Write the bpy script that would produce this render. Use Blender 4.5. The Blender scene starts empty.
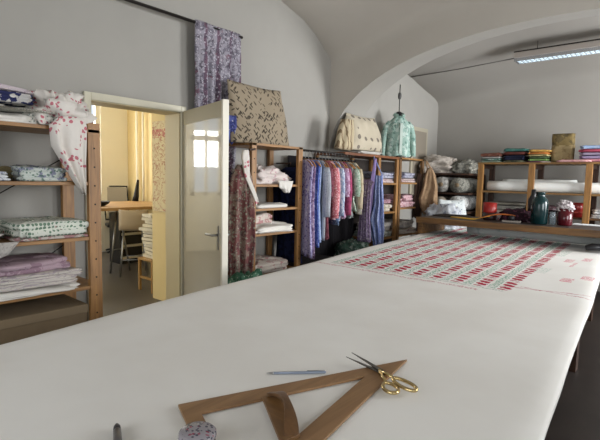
import bpy, math, random
from mathutils import Vector, Matrix, noise
random.seed(7)
PI = math.pi
scene = bpy.context.scene
COL = scene.collection

# ------------------------------------------------------------------ camera
f = 460.0; YAW = math.radians(40.3); PT = math.atan(42/460); RO = .022
CAM = Vector((3.4, 0, 1.5))
Fh = Vector((-math.sin(YAW), math.cos(YAW), 0)); Rh = Vector((math.cos(YAW), math.sin(YAW), 0)); Zv = Vector((0, 0, 1))
Fv = Fh*math.cos(PT) - Zv*math.sin(PT); Uv = Fh*math.sin(PT) + Zv*math.cos(PT)
rv = Rh*math.cos(RO) + Uv*math.sin(RO); uv = Uv*math.cos(RO) - Rh*math.sin(RO)
cd = bpy.data.cameras.new('camera'); cam = bpy.data.objects.new('camera', cd); COL.objects.link(cam)
cd.sensor_width = 36; cd.lens = 36*f/600; cd.clip_start = .05
M = Matrix.Identity(4)
for i in range(3):
    M[i][0] = rv[i]; M[i][1] = uv[i]; M[i][2] = -Fv[i]; M[i][3] = CAM[i]
cam.matrix_world = M
scene.camera = cam

# ------------------------------------------------------------------ node maths
def new_mat(name):
    m = bpy.data.materials.new(name); m.use_nodes = True
    nt = m.node_tree; b = nt.nodes['Principled BSDF']
    return m, nt, b
class N:
    """a socket with arithmetic"""
    def __init__(s, nt, sock): s.nt = nt; s.s = sock
    def _m(s, op, *o, clamp=False):
        n = s.nt.nodes.new('ShaderNodeMath'); n.operation = op; n.use_clamp = clamp
        s.nt.links.new(s.s, n.inputs[0])
        for i, v in enumerate(o):
            if isinstance(v, N): s.nt.links.new(v.s, n.inputs[i+1])
            else: n.inputs[i+1].default_value = v
        return N(s.nt, n.outputs[0])
    def __add__(s, o): return s._m('ADD', o)
    def __sub__(s, o): return s._m('SUBTRACT', o)
    def __mul__(s, o): return s._m('MULTIPLY', o)
    def __truediv__(s, o): return s._m('DIVIDE', o)
    def lt(s, o): return s._m('LESS_THAN', o)
    def gt(s, o): return s._m('GREATER_THAN', o)
    def fr(s): return s._m('FRACT')
    def fl(s): return s._m('FLOOR')
    def ab(s): return s._m('ABSOLUTE')
    def sin(s): return s._m('SINE')
    def mx(s, o): return s._m('MAXIMUM', o)
    def smooth(s, a, b):
        n = s.nt.nodes.new('ShaderNodeMapRange'); n.interpolation_type = 'SMOOTHSTEP'
        n.inputs['From Min'].default_value = a; n.inputs['From Max'].default_value = b
        s.nt.links.new(s.s, n.inputs['Value']); return N(s.nt, n.outputs['Result'])
def coord(nt, kind='Object', scale=(1, 1, 1), rot=(0, 0, 0)):
    t = nt.nodes.new('ShaderNodeTexCoord'); mp = nt.nodes.new('ShaderNodeMapping')
    mp.inputs['Scale'].default_value = scale; mp.inputs['Rotation'].default_value = rot
    nt.links.new(t.outputs[kind], mp.inputs['Vector']); return mp.outputs['Vector']
def sep(nt, v):
    n = nt.nodes.new('ShaderNodeSeparateXYZ'); nt.links.new(v, n.inputs[0])
    return N(nt, n.outputs[0]), N(nt, n.outputs[1]), N(nt, n.outputs[2])
def noise_n(nt, v, scale, detail=3, rough=.5, dist=0):
    n = nt.nodes.new('ShaderNodeTexNoise'); n.inputs['Scale'].default_value = scale
    n.inputs['Detail'].default_value = detail; n.inputs['Roughness'].default_value = rough; n.inputs['Distortion'].default_value = dist
    if v is not None: nt.links.new(v, n.inputs['Vector'])
    return n
def voro(nt, v, scale, feat='F1', rnd=1.0):
    n = nt.nodes.new('ShaderNodeTexVoronoi'); n.feature = feat; n.inputs['Scale'].default_value = scale
    n.inputs['Randomness'].default_value = rnd
    nt.links.new(v, n.inputs['Vector']); return n
def mix(nt, fac, a, b):
    n = nt.nodes.new('ShaderNodeMix'); n.data_type = 'RGBA'
    ia, ib = n.inputs[6], n.inputs[7]
    if isinstance(fac, N): nt.links.new(fac.s, n.inputs[0])
    else: n.inputs[0].default_value = fac
    for s_, v in ((ia, a), (ib, b)):
        if isinstance(v, (tuple, list)): s_.default_value = (*v, 1) if len(v) == 3 else v
        else: nt.links.new(v, s_)
    return n.outputs[2]
def bump(nt, b, h, strength=.3, dist=.01):
    n = nt.nodes.new('ShaderNodeBump'); n.inputs['Strength'].default_value = strength; n.inputs['Distance'].default_value = dist
    nt.links.new(h.s if isinstance(h, N) else h, n.inputs['Height']); nt.links.new(n.outputs[0], b.inputs['Normal'])
def srgb(h):
    h = h.lstrip('#'); out = []
    for i in (0, 2, 4):
        c = int(h[i:i+2], 16)/255
        out.append(c/12.92 if c <= .04045 else ((c+.055)/1.055)**2.4)
    return tuple(out)

def plain(name, col, rough=.6, metal=0, var=.0, scale=6, bmp=0, **kw):
    m, nt, b = new_mat(name); c = srgb(col) if isinstance(col, str) else col
    b.inputs['Roughness'].default_value = rough; b.inputs['Metallic'].default_value = metal
    v = coord(nt)
    n = noise_n(nt, v, scale, 5, .6)
    d = tuple(x*(1-var) for x in c)
    nt.links.new(mix(nt, N(nt, n.outputs[0]).smooth(.35, .65), c, d), b.inputs['Base Color'])
    if bmp: bump(nt, b, n.outputs[0], bmp, .01)
    for k, x in kw.items(): b.inputs[k].default_value = x
    return m
def wood(name, c1, c2, axis='Z', rough=.5, dots=False):
    m, nt, b = new_mat(name)
    sc = {'X': (1.5, 22, 22), 'Y': (22, 1.5, 22), 'Z': (22, 22, 1.5)}[axis]
    v = coord(nt, 'Object', sc); n = noise_n(nt, v, 1.6, 6, .6, .6)
    n2 = noise_n(nt, coord(nt), 3, 2)
    fac = (N(nt, n.outputs[0])*.75 + N(nt, n2.outputs[0])*.25).smooth(.3, .68)
    nt.links.new(mix(nt, fac, srgb(c1), srgb(c2)), b.inputs['Base Color'])
    b.inputs['Roughness'].default_value = rough; bump(nt, b, n.outputs[0], .08, .005)
    return m
def fabric(name, base, layers=(), rough=.9, stripes=None, weave=True, wr=.25):
    """layers: (colour, voronoi scale, threshold, kind) spots/leaves/flowers on a base colour"""
    m, nt, b = new_mat(name); v = coord(nt)
    dn = noise_n(nt, v, 9, 2)
    vm = nt.nodes.new('ShaderNodeVectorMath'); vm.operation = 'MULTIPLY_ADD'
    nt.links.new(dn.outputs['Color'], vm.inputs[0]); vm.inputs[1].default_value = (.05,)*3; nt.links.new(v, vm.inputs[2])
    vd = vm.outputs[0]
    col = srgb(base)
    if stripes:
        ax, freq, w, sc = stripes
        c = sep(nt, vd)[ax]
        col = mix(nt, (c*freq).fr().lt(w), col, srgb(sc))
    for i, (c, sc, th, kind) in enumerate(layers):
        if kind in ('spot', 'reg', 'noise'): sc = sc*(1.0 if sc < 10 and kind == 'reg' else 1.7)
        if kind == 'spot':
            vv = voro(nt, vd, sc); fac = N(nt, vv.outputs['Distance']).lt(th)
        elif kind == 'reg':
            vv = voro(nt, v, sc, rnd=.25); fac = N(nt, vv.outputs['Distance']).lt(th)
        elif kind == 'leaf':
            mp = nt.nodes.new('ShaderNodeMapping'); mp.inputs['Scale'].default_value = (2.2, .3, .75)
            m0 = nt.nodes.new('ShaderNodeMapping'); m0.inputs['Rotation'].default_value = (0, .7-1.5*i, 0); nt.links.new(v, m0.inputs[0]); nt.links.new(m0.outputs[0], mp.inputs[0]); vv = voro(nt, mp.outputs[0], sc); fac = N(nt, vv.outputs['Distance']).lt(th)
        elif kind == 'cluster':
            vv = voro(nt, vd, sc*3.2); big = noise_n(nt, v, sc*.9, 1)
            fac = N(nt, vv.outputs['Distance']).lt(th)*N(nt, big.outputs[0]).gt(.53)
        else:
            nn = noise_n(nt, vd, sc, 3, .6, .3); fac = N(nt, nn.outputs[0]).gt(th)
        col = mix(nt, fac*(.62 if kind == 'noise' else .8), col, srgb(c))
    if isinstance(col, tuple): b.inputs['Base Color'].default_value = (*col, 1)
    else: nt.links.new(col, b.inputs['Base Color'])
    b.inputs['Roughness'].default_value = rough; b.inputs['Specular IOR Level'].default_value = .2
    wn = noise_n(nt, coord(nt), 14, 4, .55, .8); bump(nt, b, wn.outputs[0], wr, .02)
    return m

# ------------------------------------------------------------------ meshes
class MB:
    def __init__(s): s.v = []; s.f = []
    def box(s, x0, x1, y0, y1, z0, z1, mat=None):
        b = len(s.v)
        for z in (z0, z1):
            for (x, y) in ((x0, y0), (x1, y0), (x1, y1), (x0, y1)): s.v.append((x, y, z))
        if mat: 
            for i in range(b, b+8): s.v[i] = tuple(mat @ Vector(s.v[i]))
        for q in ((3, 2, 1, 0), (4, 5, 6, 7), (0, 1, 5, 4), (1, 2, 6, 5), (2, 3, 7, 6), (3, 0, 4, 7)): s.f.append(tuple(b+i for i in q))
        return s
    def prism(s, pts, z0, z1):
        b = len(s.v); n = len(pts)
        for z in (z0, z1):
            for p in pts: s.v.append((p[0], p[1], z))
        s.f.append(tuple(b+i for i in reversed(range(n)))); s.f.append(tuple(b+n+i for i in range(n)))
        for i in range(n): j = (i+1) % n; s.f.append((b+i, b+j, b+n+j, b+n+i))
        return s
    def tube(s, pts, r, n=10, closed=False, flat=1.0):
        pts = [Vector(p) for p in pts]; b = len(s.v); L = len(pts)
        rs = r if isinstance(r, (list, tuple)) else [r]*L
        prev = None
        for i, p in enumerate(pts):
            if closed: t = pts[(i+1) % L]-pts[i-1]
            else: t = pts[min(i+1, L-1)]-pts[max(i-1, 0)]
            t.normalize()
            if prev is None: a = t.orthogonal().normalized() if abs(t.z) > .9 else t.cross(Zv).normalized()
            else: a = (prev - t*prev.dot(t)).normalized()
            prev = a; c = t.cross(a)
            for k in range(n):
                th = 2*PI*k/n; s.v.append(tuple(p + (a*math.cos(th) + c*math.sin(th)*flat)*rs[i]))
        for i in range(L if closed else L-1):
            for k in range(n):
                i2 = (i+1) % L; k2 = (k+1) % n
                s.f.append((b+i*n+k, b+i*n+k2, b+i2*n+k2, b+i2*n+k))
        if not closed:
            s.f.append(tuple(b+k for k in reversed(range(n)))); s.f.append(tuple(b+(L-1)*n+k for k in range(n)))
        return s
    def lathe(s, prof, n=32, c=(0, 0, 0)):
        b = len(s.v)
        for (r, z) in prof:
            for k in range(n):
                th = 2*PI*k/n; s.v.append((c[0]+r*math.cos(th), c[1]+r*math.sin(th), c[2]+z))
        for i in range(len(prof)-1):
            for k in range(n):
                k2 = (k+1) % n; s.f.append((b+i*n+k, b+i*n+k2, b+(i+1)*n+k2, b+(i+1)*n+k))
        s.f.append(tuple(b+k for k in reversed(range(n)))); s.f.append(tuple(b+(len(prof)-1)*n+k for k in range(n)))
        return s
    def grid(s, rows, closed=False, capa=False, capb=False):
        b = len(s.v); n = len(rows[0])
        for r in rows: s.v.extend(tuple(p) for p in r)
        for i in range(len(rows)-1):
            for k in range(n if closed else n-1):
                k2 = (k+1) % n; s.f.append((b+i*n+k, b+i*n+k2, b+(i+1)*n+k2, b+(i+1)*n+k))
        if capa: s.f.append(tuple(b+k for k in reversed(range(n))))
        if capb: s.f.append(tuple(b+(len(rows)-1)*n+k for k in range(n)))
        return s
    def build(s, name, m, parent=None, smooth=False, bevel=0, loc=None, rz=None):
        me = bpy.data.meshes.new(name); me.from_pydata(s.v, [], s.f); me.validate(); me.update()
        o = bpy.data.objects.new(name, me); COL.objects.link(o)
        if m: me.materials.append(m)
        if smooth:
            for p in me.polygons: p.use_smooth = True
        if parent: o.parent = parent
        if loc is not None: o.location = loc
        if rz is not None: o.rotation_euler = (0, 0, rz)
        if bevel:
            md = o.modifiers.new('bevel', 'BEVEL'); md.width = bevel; md.segments = 2; md.limit_method = 'ANGLE'
        return o
def flip(o):
    o.data.flip_normals(); return o
def thing(name, label, cat, loc=(0, 0, 0), rz=0, group=None):
    o = bpy.data.objects.new(name, None); COL.objects.link(o); o.empty_display_size = .05
    o.location = loc; o.rotation_euler = (0, 0, rz); return tag(o, label, cat, group)
def tag(o, label, cat, group=None):
    o['label'] = label; o['category'] = cat
    if group: o['group'] = group
    return o
def struct(o): o['kind'] = 'structure'; return o

# ------------------------------------------------------------------ materials
WALL = plain('wall_plaster', '#9f9c95', .9, var=.05, scale=1.5, bmp=.15)
VAULT = plain('vault_plaster', '#b8b2a8', .9, var=.05, scale=1.2, bmp=.15)
CREAM = plain('cream_wall_paint', '#f6f1de', .8, var=.04, scale=1)
YELLOW = plain('yellow_wall_paint', '#dfc992', .7, var=.05, scale=1)
FRAME = plain('door_frame_paint', '#cbc5ae', .4, var=.05)
WHITEP = plain('white_frame_paint', '#ece6d6', .4)
FLOORM = plain('dark_brown_floor', '#2b2420', .45, var=.3, scale=4)
LINO = plain('grey_brown_linoleum', '#57524c', .35, var=.12, scale=2)
WZ = wood('shelf_wood_upright', '#a87a46', '#7c5830', 'Z')
WY = wood('shelf_wood_along', '#a67a46', '#7a562e', 'Y')
WX = wood('shelf_wood_across', '#94703f', '#664a28', 'X')
WZ2 = wood('rear_shelf_wood_upright', '#a0753e', '#74502a', 'Z')
WX2 = wood('bench_wood', '#7f5a2c', '#4c341a', 'X')
DARKW = wood('dark_wood', '#4a3020', '#2a1a12', 'Z')
METAL = plain('brushed_metal', '#9a9a98', .35, 1)
DARKM = plain('dark_metal', '#26221f', .5, .6)
BLACKP = plain('black_plastic', '#17161a', .4)
HANGW = wood('hanger_wood', '#a87840', '#7a5228', 'X')
WHITEC = fabric('white_cotton', '#d9d5cd')
GREYC = fabric('grey_linen', '#8d887e')
BOARD = wood('rear_board', '#6b4a2c', '#3f2a18', 'X')

# ------------------------------------------------------------------ setting: front bay
WT = .2
w = MB()
w.box(-WT, 0, -2, 1.6, 0, 3.6).box(-WT, 0, 2.39, 7.7, 0, 3.6).box(-WT, 0, 1.6, 2.39, 2.04, 3.6)
struct(w.build('wall_left', WALL))
struct(MB().box(0, 5.2, -2, 7.6, -.1, 0).build('floor', FLOORM))
struct(MB().box(-5.2, 0, -.2, 4.8, -.1, -.001).build('floor', LINO))
struct(MB().box(-WT, .9, -2.2, -2, 0, 3.8).box(4.3, 5.4, -2.2, -2, 0, 3.8).box(.9, 4.3, -2.2, -2, 0, 1.0).box(.9, 4.3, -2.2, -2, 2.9, 3.8).build('wall_back', WALL))
m_ = MB()
for (x0, x1, z0, z1) in ((.9, .97, 1, 2.9), (4.23, 4.3, 1, 2.9), (.9, 4.3, 1, 1.07), (.9, 4.3, 2.83, 2.9), (2.57, 2.63, 1, 2.9), (.9, 4.3, 2.2, 2.25)): m_.box(x0, x1, -2.14, -2.08, z0, z1)
struct(m_.build('window_6', WHITEP))  # unseen window, added to throw frontal light on the arch face and garments
# right wall with three windows
wins = [(-1.2, .2), (2.2, 3.9), (5.3, 6.9)]
w = MB(); ys = -2.0
for a, b_ in wins:
    w.box(5.2, 5.5, ys, a, 0, 3.8); w.box(5.2, 5.5, a, b_, 0, .95); w.box(5.2, 5.5, a, b_, 2.75, 3.8); ys = b_
w.box(5.2, 5.5, ys, 7.8, 0, 3.8)
struct(w.build('wall_right', WALL))
for i, (a, b_) in enumerate(wins):
    m_ = MB(); c = (a+b_)/2
    for (y0, y1, z0, z1) in ((a, a+.07, .95, 2.75), (b_-.07, b_, .95, 2.75), (a, b_, .95, 1.02), (a, b_, 2.68, 2.75), (c-.03, c+.03, .95, 2.75), (a, b_, 2.1, 2.15)):
        m_.box(5.32, 5.38, y0, y1, z0, z1)
    struct(m_.build('window_%d' % (i+1), WHITEP))
# vault surface: arch front face rises into the cove of the ceiling
def arch_z(x, rise=1.19, spring=1.75, a=2.35, e=2.2):
    u = min(1, abs(x-2.35)/a)
    return spring + rise*(1-u**e)**(1/e)
def sst(x, a, b):
    t = max(0, min(1, (x-a)/(b-a))); return t*t*(3-2*t)
COVE1 = [(0, 2.88), (.03, 2.93), (.07, 2.97), (.13, 3.01), (.3, 3.13), (.53, 3.235), (.89, 3.33), (1.5, 3.41), (2.5, 3.46), (4.0, 3.48), (6.5, 3.48)]
xs = [0, .01, .03, .07, .12, .2, .3, .42, .56, .72, .9, 1.1, 1.35, 1.6, 1.85, 2.1, 2.35, 2.6, 2.85, 3.1, 3.35, 3.6, 3.8, 3.98, 4.14, 4.28, 4.4, 4.5, 4.58, 4.63, 4.67, 4.69, 4.7, 5.2]
Y1 = 4.52; Y2 = 5.02
def vault(name, yf, sgn, cove, rise, spring, lift):
    rows = []
    for x in xs:
        s_ = sst(x, 0, 1.4)*lift
        za = arch_z(x, rise, spring) if x <= 4.7 else 0
        if x == 4.7: za = spring
        r = [(x, yf, za + (cove[0][1]+s_-za)*t) for t in (0, .25, .5, .75)]
        r += [(x, yf-sgn*d, z+s_) for d, z in cove]
        rows.append(r)
    o = MB().grid(rows).build(name, VAULT, smooth=True); return struct(o)
vault('ceiling', Y1, 1, COVE1, 1.19, 1.75, .3)
# arch soffit and piers
rows = []
ar = []
for x in xs[:-1]:
    ar.append(((x, Y1, arch_z(x)), (x, Y2, arch_z(x, 1.28))))
ar = [((0, Y1, 1.75), (0, Y2, 1.75))] + ar
struct(MB().grid([[Vector(a), Vector(a).lerp(Vector(b_), .5), Vector(b_)] for a, b_ in ar]).build('trim_1', WALL, smooth=True))
struct(MB().box(4.7, 5.2, Y1, Y2, 0, 3.9).build('wall_pier', WALL))
# rear bay ceiling, from arch back face over to the rear wall cove
COVE2 = [(7.6, 0), (7.6, 1.4), (7.6, 2.6), (7.59, 2.75), (7.56, 2.82), (7.45, 2.87), (7.25, 2.915), (7.05, 2.955), (6.8, 3.01), (6.55, 3.07), (6.2, 3.12), (5.7, 3.17), (5.02, 3.2)]
rows = []
for x in xs:
    s_ = sst(x, 0, 1.8)*.22
    r = [(x, y, z+(s_*sst(z, 2.4, 3.0))) for y, z in COVE2]
    za = arch_z(x, 1.28) if x < 4.7 else 1.75
    r += [(x, 5.02, r[-1][2]*(1-t)+za*t) for t in (.3, .6, 1)]
    rows.append(r)
o = struct(MB().grid(rows).build('wall_rear', plain('rear_plaster', '#9c9891', .9, var=.04, scale=1.2, bmp=.12), smooth=True))
md = o.modifiers.new('e', 'EDGE_SPLIT'); md.split_angle = math.radians(50)
# outer shells, so no daylight leaks around the vaults
struct(MB().box(-5.5, 5.5, -2.3, 7.9, 3.95, 4.05).build('ceiling_slab', VAULT))
struct(MB().box(-WT, 5.5, 7.62, 7.8, 0, 3.95).build('wall_rear_shell', VAULT))

# ------------------------------------------------------------------ left (adjoining) room
struct(MB().box(-5.4, -WT, 4.8, 5.0, 0, 3.3).build('wall_side_room_end', YELLOW))
struct(MB().box(-5.4, -4.2, -.4, -.2, 0, 3.3).box(-2.2, -WT, -.4, -.2, 0, 3.3).box(-4.2, -2.2, -.4, -.2, 0, 1.0).box(-4.2, -2.2, -.4, -.2, 2.9, 3.3).build('wall_side_room_near', CREAM))
struct(MB().box(-4.2, -4.13, -.33, -.27, 1, 2.9).box(-2.27, -2.2, -.33, -.27, 1, 2.9).box(-4.13, -2.27, -.33, -.27, 1, 1.07).box(-4.13, -2.27, -.33, -.27, 2.83, 2.9).box(-3.23, -3.17, -.33, -.27, 1.07, 2.83).build('window_7', WHITEP))  # unseen window, added so light reaches the partition and end wall
struct(MB().box(-5.4, -WT, -.2, 4.8, 3.2, 3.3).build('ceiling_side_room', CREAM))
w = MB(); ys = -.2; lw = [(1.15, 1.78), (2.7, 4.26)]
for a, b_ in lw:
    w.box(-5.4, -5.2, ys, a, 0, 3.3); w.box(-5.4, -5.2, a, b_, 0, 1.1); w.box(-5.4, -5.2, a, b_, 2.95, 3.3); ys = b_
w.box(-5.4, -5.2, ys, 4.8, 0, 3.3)
struct(w.build('wall_side_room_far', CREAM))
for i, (a, b_) in enumerate(lw):
    m_ = MB(); c = (a+b_)/2
    for (y0, y1, z0, z1) in ((a, a+.08, 1.1, 2.95), (b_-.08, b_, 1.1, 2.95), (a, b_, 1.1, 1.18), (a, b_, 2.87, 2.95), (c-.03, c+.03, 1.1, 2.95), (a, b_, 2.2, 2.3)):
        m_.box(-5.32, -5.24, y0, y1, z0, z1)
    struct(m_.build('window_%d' % (i+4), WHITEP))
# room-side skin of the wall (painted yellow) and the reveal
struct(MB().box(-WT-.01, -WT, 2.39, 4.8, 0, 3.2).box(-WT-.01, -WT, -.2, 1.6, 0, 3.2).box(-WT-.01, -WT, 1.6, 2.39, 2.04, 3.2).build('wall_side_room_right', CREAM))
struct(MB().box(-WT-.01, .0, 2.375, 2.39, 0, 2.04).box(-WT-.01, .0, 1.6, 1.615, 0, 2.04).box(-WT-.01, .0, 1.6, 2.39, 2.03, 2.04).build('trim_2', plain('reveal_paint', '#d6c8a2', .5)))
struct(MB().box(0, .022, 1.555, 1.605, 0, 2.09).box(0, .022, 2.385, 2.435, 0, 2.09).box(0, .022, 1.605, 2.385, 2.035, 2.09).build('trim_3', FRAME, bevel=.004))
# partition stub with a paper print hung on it
struct(MB().box(-1.53, -.22, 3.06, 3.2, 0, 3.2).build('wall_partition', YELLOW))
m_, nt, b = new_mat('sketch_paper'); v = coord(nt)
n1 = noise_n(nt, v, 7, 3, .6, 1.5); c1 = N(nt, n1.outputs[0]); 
colr = mix(nt, (c1-.5).ab().lt(.022), srgb('#d9cba4'), srgb('#b88a70'))
zz = sep(nt, v)[2]; xx = sep(nt, v)[0]
band = (zz-.36).ab().lt(.05)*((xx*40).fr().lt(.6))*N(nt, noise_n(nt, v, 40, 2).outputs[0]).gt(.45)
colr = mix(nt, band, colr, srgb('#b8505a')); nt.links.new(colr, b.inputs['Base Color']); b.inputs['Roughness'].default_value = .8
tag(MB().box(-.47, .47, -.006, 0, -.55, .5).build('paper_drawing', m_, loc=(-1.02, 3.05, 1.62)), 'long pale paper with faint pink print hanging on the yellow partition beside the doorway', 'drawing')
tag(MB().box(-.2, .2, -.006, 0, -.33, .3).build('paper_drawing', m_, loc=(-3.9, 4.79, 1.95)), 'small faint sketch sheet pinned on the yellow wall beside the heating pipes', 'drawing')
pp = thing('heating_pipe', 'pair of thin cream heating pipes rising on the yellow wall near the window', 'pipe', (-4.75, 4.74, 0))
for dx in (0, .22):
    MB().tube([(dx, 0, 0), (dx, 0, 1.6), (dx, 0, 3.18)], .022).build('pipe', CREAM, pp, True)

# counter
ct = thing('counter_table', 'high wooden counter seen through the doorway with a dark bowl on it', 'table', (0, 0, 0))
MB().box(-4.62, -3.1, 2.55, 4.72, .955, 1.0).build('table_top', wood('counter_wood', '#c49e6c', '#a37c4c', 'Y'), ct, bevel=.006)
for (x, y) in ((-3.25, 2.75), (-3.25, 3.55)):
    lg = MB()
    for s_ in (-1, 1):
        lg.tube([(x-.02, y+s_*.02, .955), (x-.02+.05, y+s_*.16, 0)], .014)
    lg.tube([(x+.01, y-.1, .35), (x+.01, y+.1, .35)], .01)
    lg.build('leg', METAL, ct, True)
tag(MB().lathe([(.05, 0), (.11, .03), (.14, .07), (.13, .075), (.09, .04), (.04, .03), (.001, .03)], 28).build('bowl', BLACKP, loc=(-3.55, 3.42, 1.001), smooth=True), 'black bowl on the counter in the adjoining room', 'bowl')
def papers(name, n, w_, d_, t, m, loc, lab, seed):
    rnd = random.Random(seed); o = []
    for i in range(n):
        p = MB().box(-w_/2, w_/2, -d_/2, d_/2, 0, t*.8)
        q = p.build('paper_sheaf', m, loc=(loc[0]+rnd.uniform(-.02, .02), loc[1]+rnd.uniform(-.035, .035), loc[2]+i*t), rz=rnd.uniform(-.22, .22))
        tag(q, lab, 'paper', 'sheaves stacked on the wooden stool')
PAPER = plain('paper_white', '#d8cfb8', .8, var=.1, scale=20)
st = thing('step_stool', 'small light wooden stool carrying the tall stack of papers', 'stool', (-1.86, 3.32, 0))
WL = wood('light_wood', '#b08a50', '#8a6636', 'Z')
MB().box(-.17, .17, -.17, .17, .4, .43).build('seat', WL, st, bevel=.004)
for sx in (-1, 1):
    for sy in (-1, 1): MB().box(sx*.15-.015, sx*.15+.015, sy*.15-.015, sy*.15+.015, 0, .4).build('leg', WL, st)
for sy in (-1, 1): MB().box(-.15, .15, sy*.15-.008, sy*.15+.008, .16, .19).build('stretcher', WL, st)
papers('p', 13, .3, .22, .044, PAPER, (-1.86, 3.32, .431), 'loose sheaf of white papers in the tall stack on the wooden stool', 3)
# bar stools and office chair
def bar_stool(loc, rz, lab, seatmat):
    t = thing('bar_stool', lab, 'stool', loc, rz)
    rows = []
    prof = [(-.19, .70), (-.18, .685), (0, .675), (.14, .685), (.19, .72), (.21, .80), (.22, .90), (.225, .98)]
    for (y, z) in prof:
        rows.append([(x, y - .03*(x/.2)**2*(1 if z > .72 else 0), z+.015*(x/.2)**2) for x in [(-.2+.05*i) for i in range(9)]])
    back = [[(p[0], p[1]+.012, p[2]-.012) for p in r] for r in rows]
    MB().grid([r + list(reversed(bk)) for r, bk in zip(rows, back)], True, True, True).build('seat_shell', seatmat, t, True)
    for sx in (-1, 1):
        for sy in (-1, 1): MB().tube([(sx*.13, sy*.12, .67), (sx*.19, sy*.2, .01)], .011).build('leg', METAL, t, True)
    MB().tube([(-.17, -.17, .25), (.17, -.17, .25), (.17, .17, .25), (-.17, .17, .25)], .009, closed=True).build('footrest', METAL, t, True)
    return t
bar_stool((-2.92, 3.60, 0), -2.05, 'bar stool with pale shell seat pulled up to the counter', plain('pale_shell', '#b8a68a', .5))
bar_stool((-3.75, 3.1, 0), -1.8, 'dark bar stool tucked under the counter beside the pale one', BLACKP).scale = (1, 1, .93)
oc = thing('office_chair', 'mesh back office chair standing behind the counter', 'chair', (-4.93, 4.44, 0), 1.2)
MB().box(-.22, .22, -.2, .2, .5, .56).build('seat', BLACKP, oc, bevel=.02)
MB().tube([(-.2, .2, .62), (-.22, .22, .9), (-.19, .25, 1.26), (.19, .25, 1.26), (.22, .22, .9), (.2, .2, .62)], .016, closed=True).build('back_frame', BLACKP, oc, True)
MB().box(-.19, .19, .225, .235, .64, 1.24).build('back_mesh', plain('mesh_back', '#b0a898', .8), oc)
MB().tube([(0, 0, .5), (0, 0, .08)], .03).build('column', METAL, oc, True)
bs = MB()
for k in range(5):
    a = 2*PI*k/5; bs.tube([(0, 0, .1), (.26*math.cos(a), .26*math.sin(a), .03)], .018)
bs.build('star_base', BLACKP, oc, True)
bx = thing('drawer_tower', 'dark paper tray tower standing under the counter', 'drawer unit', (-3.95, 4.05, 0))
MB().box(-.18, .18, -.2, .2, 0, .85).build('body', BLACKP, bx)
for k in range(4): MB().box(.18, .2, -.18, .18, .08+.2*k, .12+.2*k).build('tray', PAPER, bx)
tag(MB().tube([(0, 0, 0), (0, .02, .1), (0, .06, .4)], [.06, .05, .02]).build('desk_lamp_shade', DARKM, loc=(-4.5, 4.55, 1.001), smooth=True), 'tall dark tapering object standing on the counter against the yellow wall', 'ornament')

# door leaf
dl = thing('door_leaf', 'glossy cream door standing open with reflections of the adjoining room', 'door', (.025, 2.42, 0), math.atan2(2.19-2.40, .80-.02))
GL = plain('door_gloss', '#b3aa94', .35, var=.02); gb = GL.node_tree.nodes['Principled BSDF']
gb.inputs['Coat Weight'].default_value = 1; gb.inputs['Coat Roughness'].default_value = .03; gb.inputs['Coat IOR'].default_value = 2.2
MB().box(0, .785, -.02, .02, .01, 2.045).build('panel', GL, dl)
MB().box(.785, .81, -.023, .023, .01, 2.05).build('edge_strip', plain('door_edge_white', '#e2dccb', .4), dl)
MB().box(0, .785, -.0225, -.0195, 1.93, 2.045).build('top_rail', plain('door_rail', '#a79c80', .5), dl)
h_ = MB().box(.715, .74, -.026, -.02, .95, 1.13).build('lock_plate', METAL, dl)
MB().tube([(.728, -.02, 1.06), (.728, -.065, 1.06), (.72, -.07, 1.06), (.62, -.07, 1.06)], .009).build('handle', METAL, dl, True)
MB().tube([(.728, .02, 1.06), (.728, .065, 1.06), (.72, .07, 1.06), (.62, .07, 1.06)], .009).build('handle', METAL, dl, True)

# small closed hatch in the rear bay's left wall
hd = struct(MB().box(0, .03, 6.62, 7.17, 1.2, 2.34).build('door_2', plain('hatch_frame', '#a8a08c', .6), bevel=.004))
MB().box(.03, .036, 6.68, 7.11, 1.26, 2.28).build('panel', plain('hatch_panel', '#857c6e', .6), hd)

# ------------------------------------------------------------------ print table
def tl(y): return 1.475-.12*(y-1)
def tr(y): return 3.185-.08*(y-1)
TZ = .88
tb = thing('print_table', 'long dark printing table under the white cloth', 'table')
YA, YB = -.6, 6.2
MB().prism([(tl(YA)+.02, YA), (tr(YA)-.02, YA), (tr(YB)-.02, YB), (tl(YB)+.02, YB)], TZ-.08, TZ-.006).build('table_top', DARKW, tb)
MB().prism([(tl(YA)+.1, YA+.1), (tr(YA)-.07, YA+.1), (tr(YB)-.07, YB-.1), (tl(YB)+.1, YB-.1)], TZ-.22, TZ-.08).build('apron', DARKW, tb)
for y in (-.3, 2.1, 4.2, 5.9):
    for x in (tl(y)+.18, tr(y)-.18): MB().box(x-.05, x+.05, y-.05, y+.05, 0, TZ-.22).build('leg', DARKW, tb)
m_, nt, b = new_mat('printed_cloth'); v = coord(nt); x, y, z = sep(nt, v)
nz = N(nt, noise_n(nt, v, 30, 3).outputs[0]); nb = N(nt, noise_n(nt, v, 75, 2).outputs[0])
jx = (nb-.5)*.035
yy = y-2.76
xl = yy*-.113+1.385; xr = yy*-.058+2.65
s_ = (x-xl)/(xr-xl); t9 = s_*9.0; fs = (t9+jx*7).fr()
inm = s_.gt(0)*s_.lt(1.0)*yy.gt(0)
# red motifs: slanted lozenges in runs of three
cell = ((yy+(fs*.05))/.075+jx*6).fr(); run = (yy/.30).fr()
red = (fs-.72).ab().lt(.24)*cell.lt(.72)*run.lt(.9)*(nz.gt(.33))
sh = ((fs-.72).ab()*1.8+(cell-.36).ab()).lt(.62)
red = red*sh
grn = (fs-.24).ab().lt(.17)*nb.gt(.5)*((yy/.05+jx*10).fr().lt(.75))
redm = red*inm; grnm = grn*inm
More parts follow.
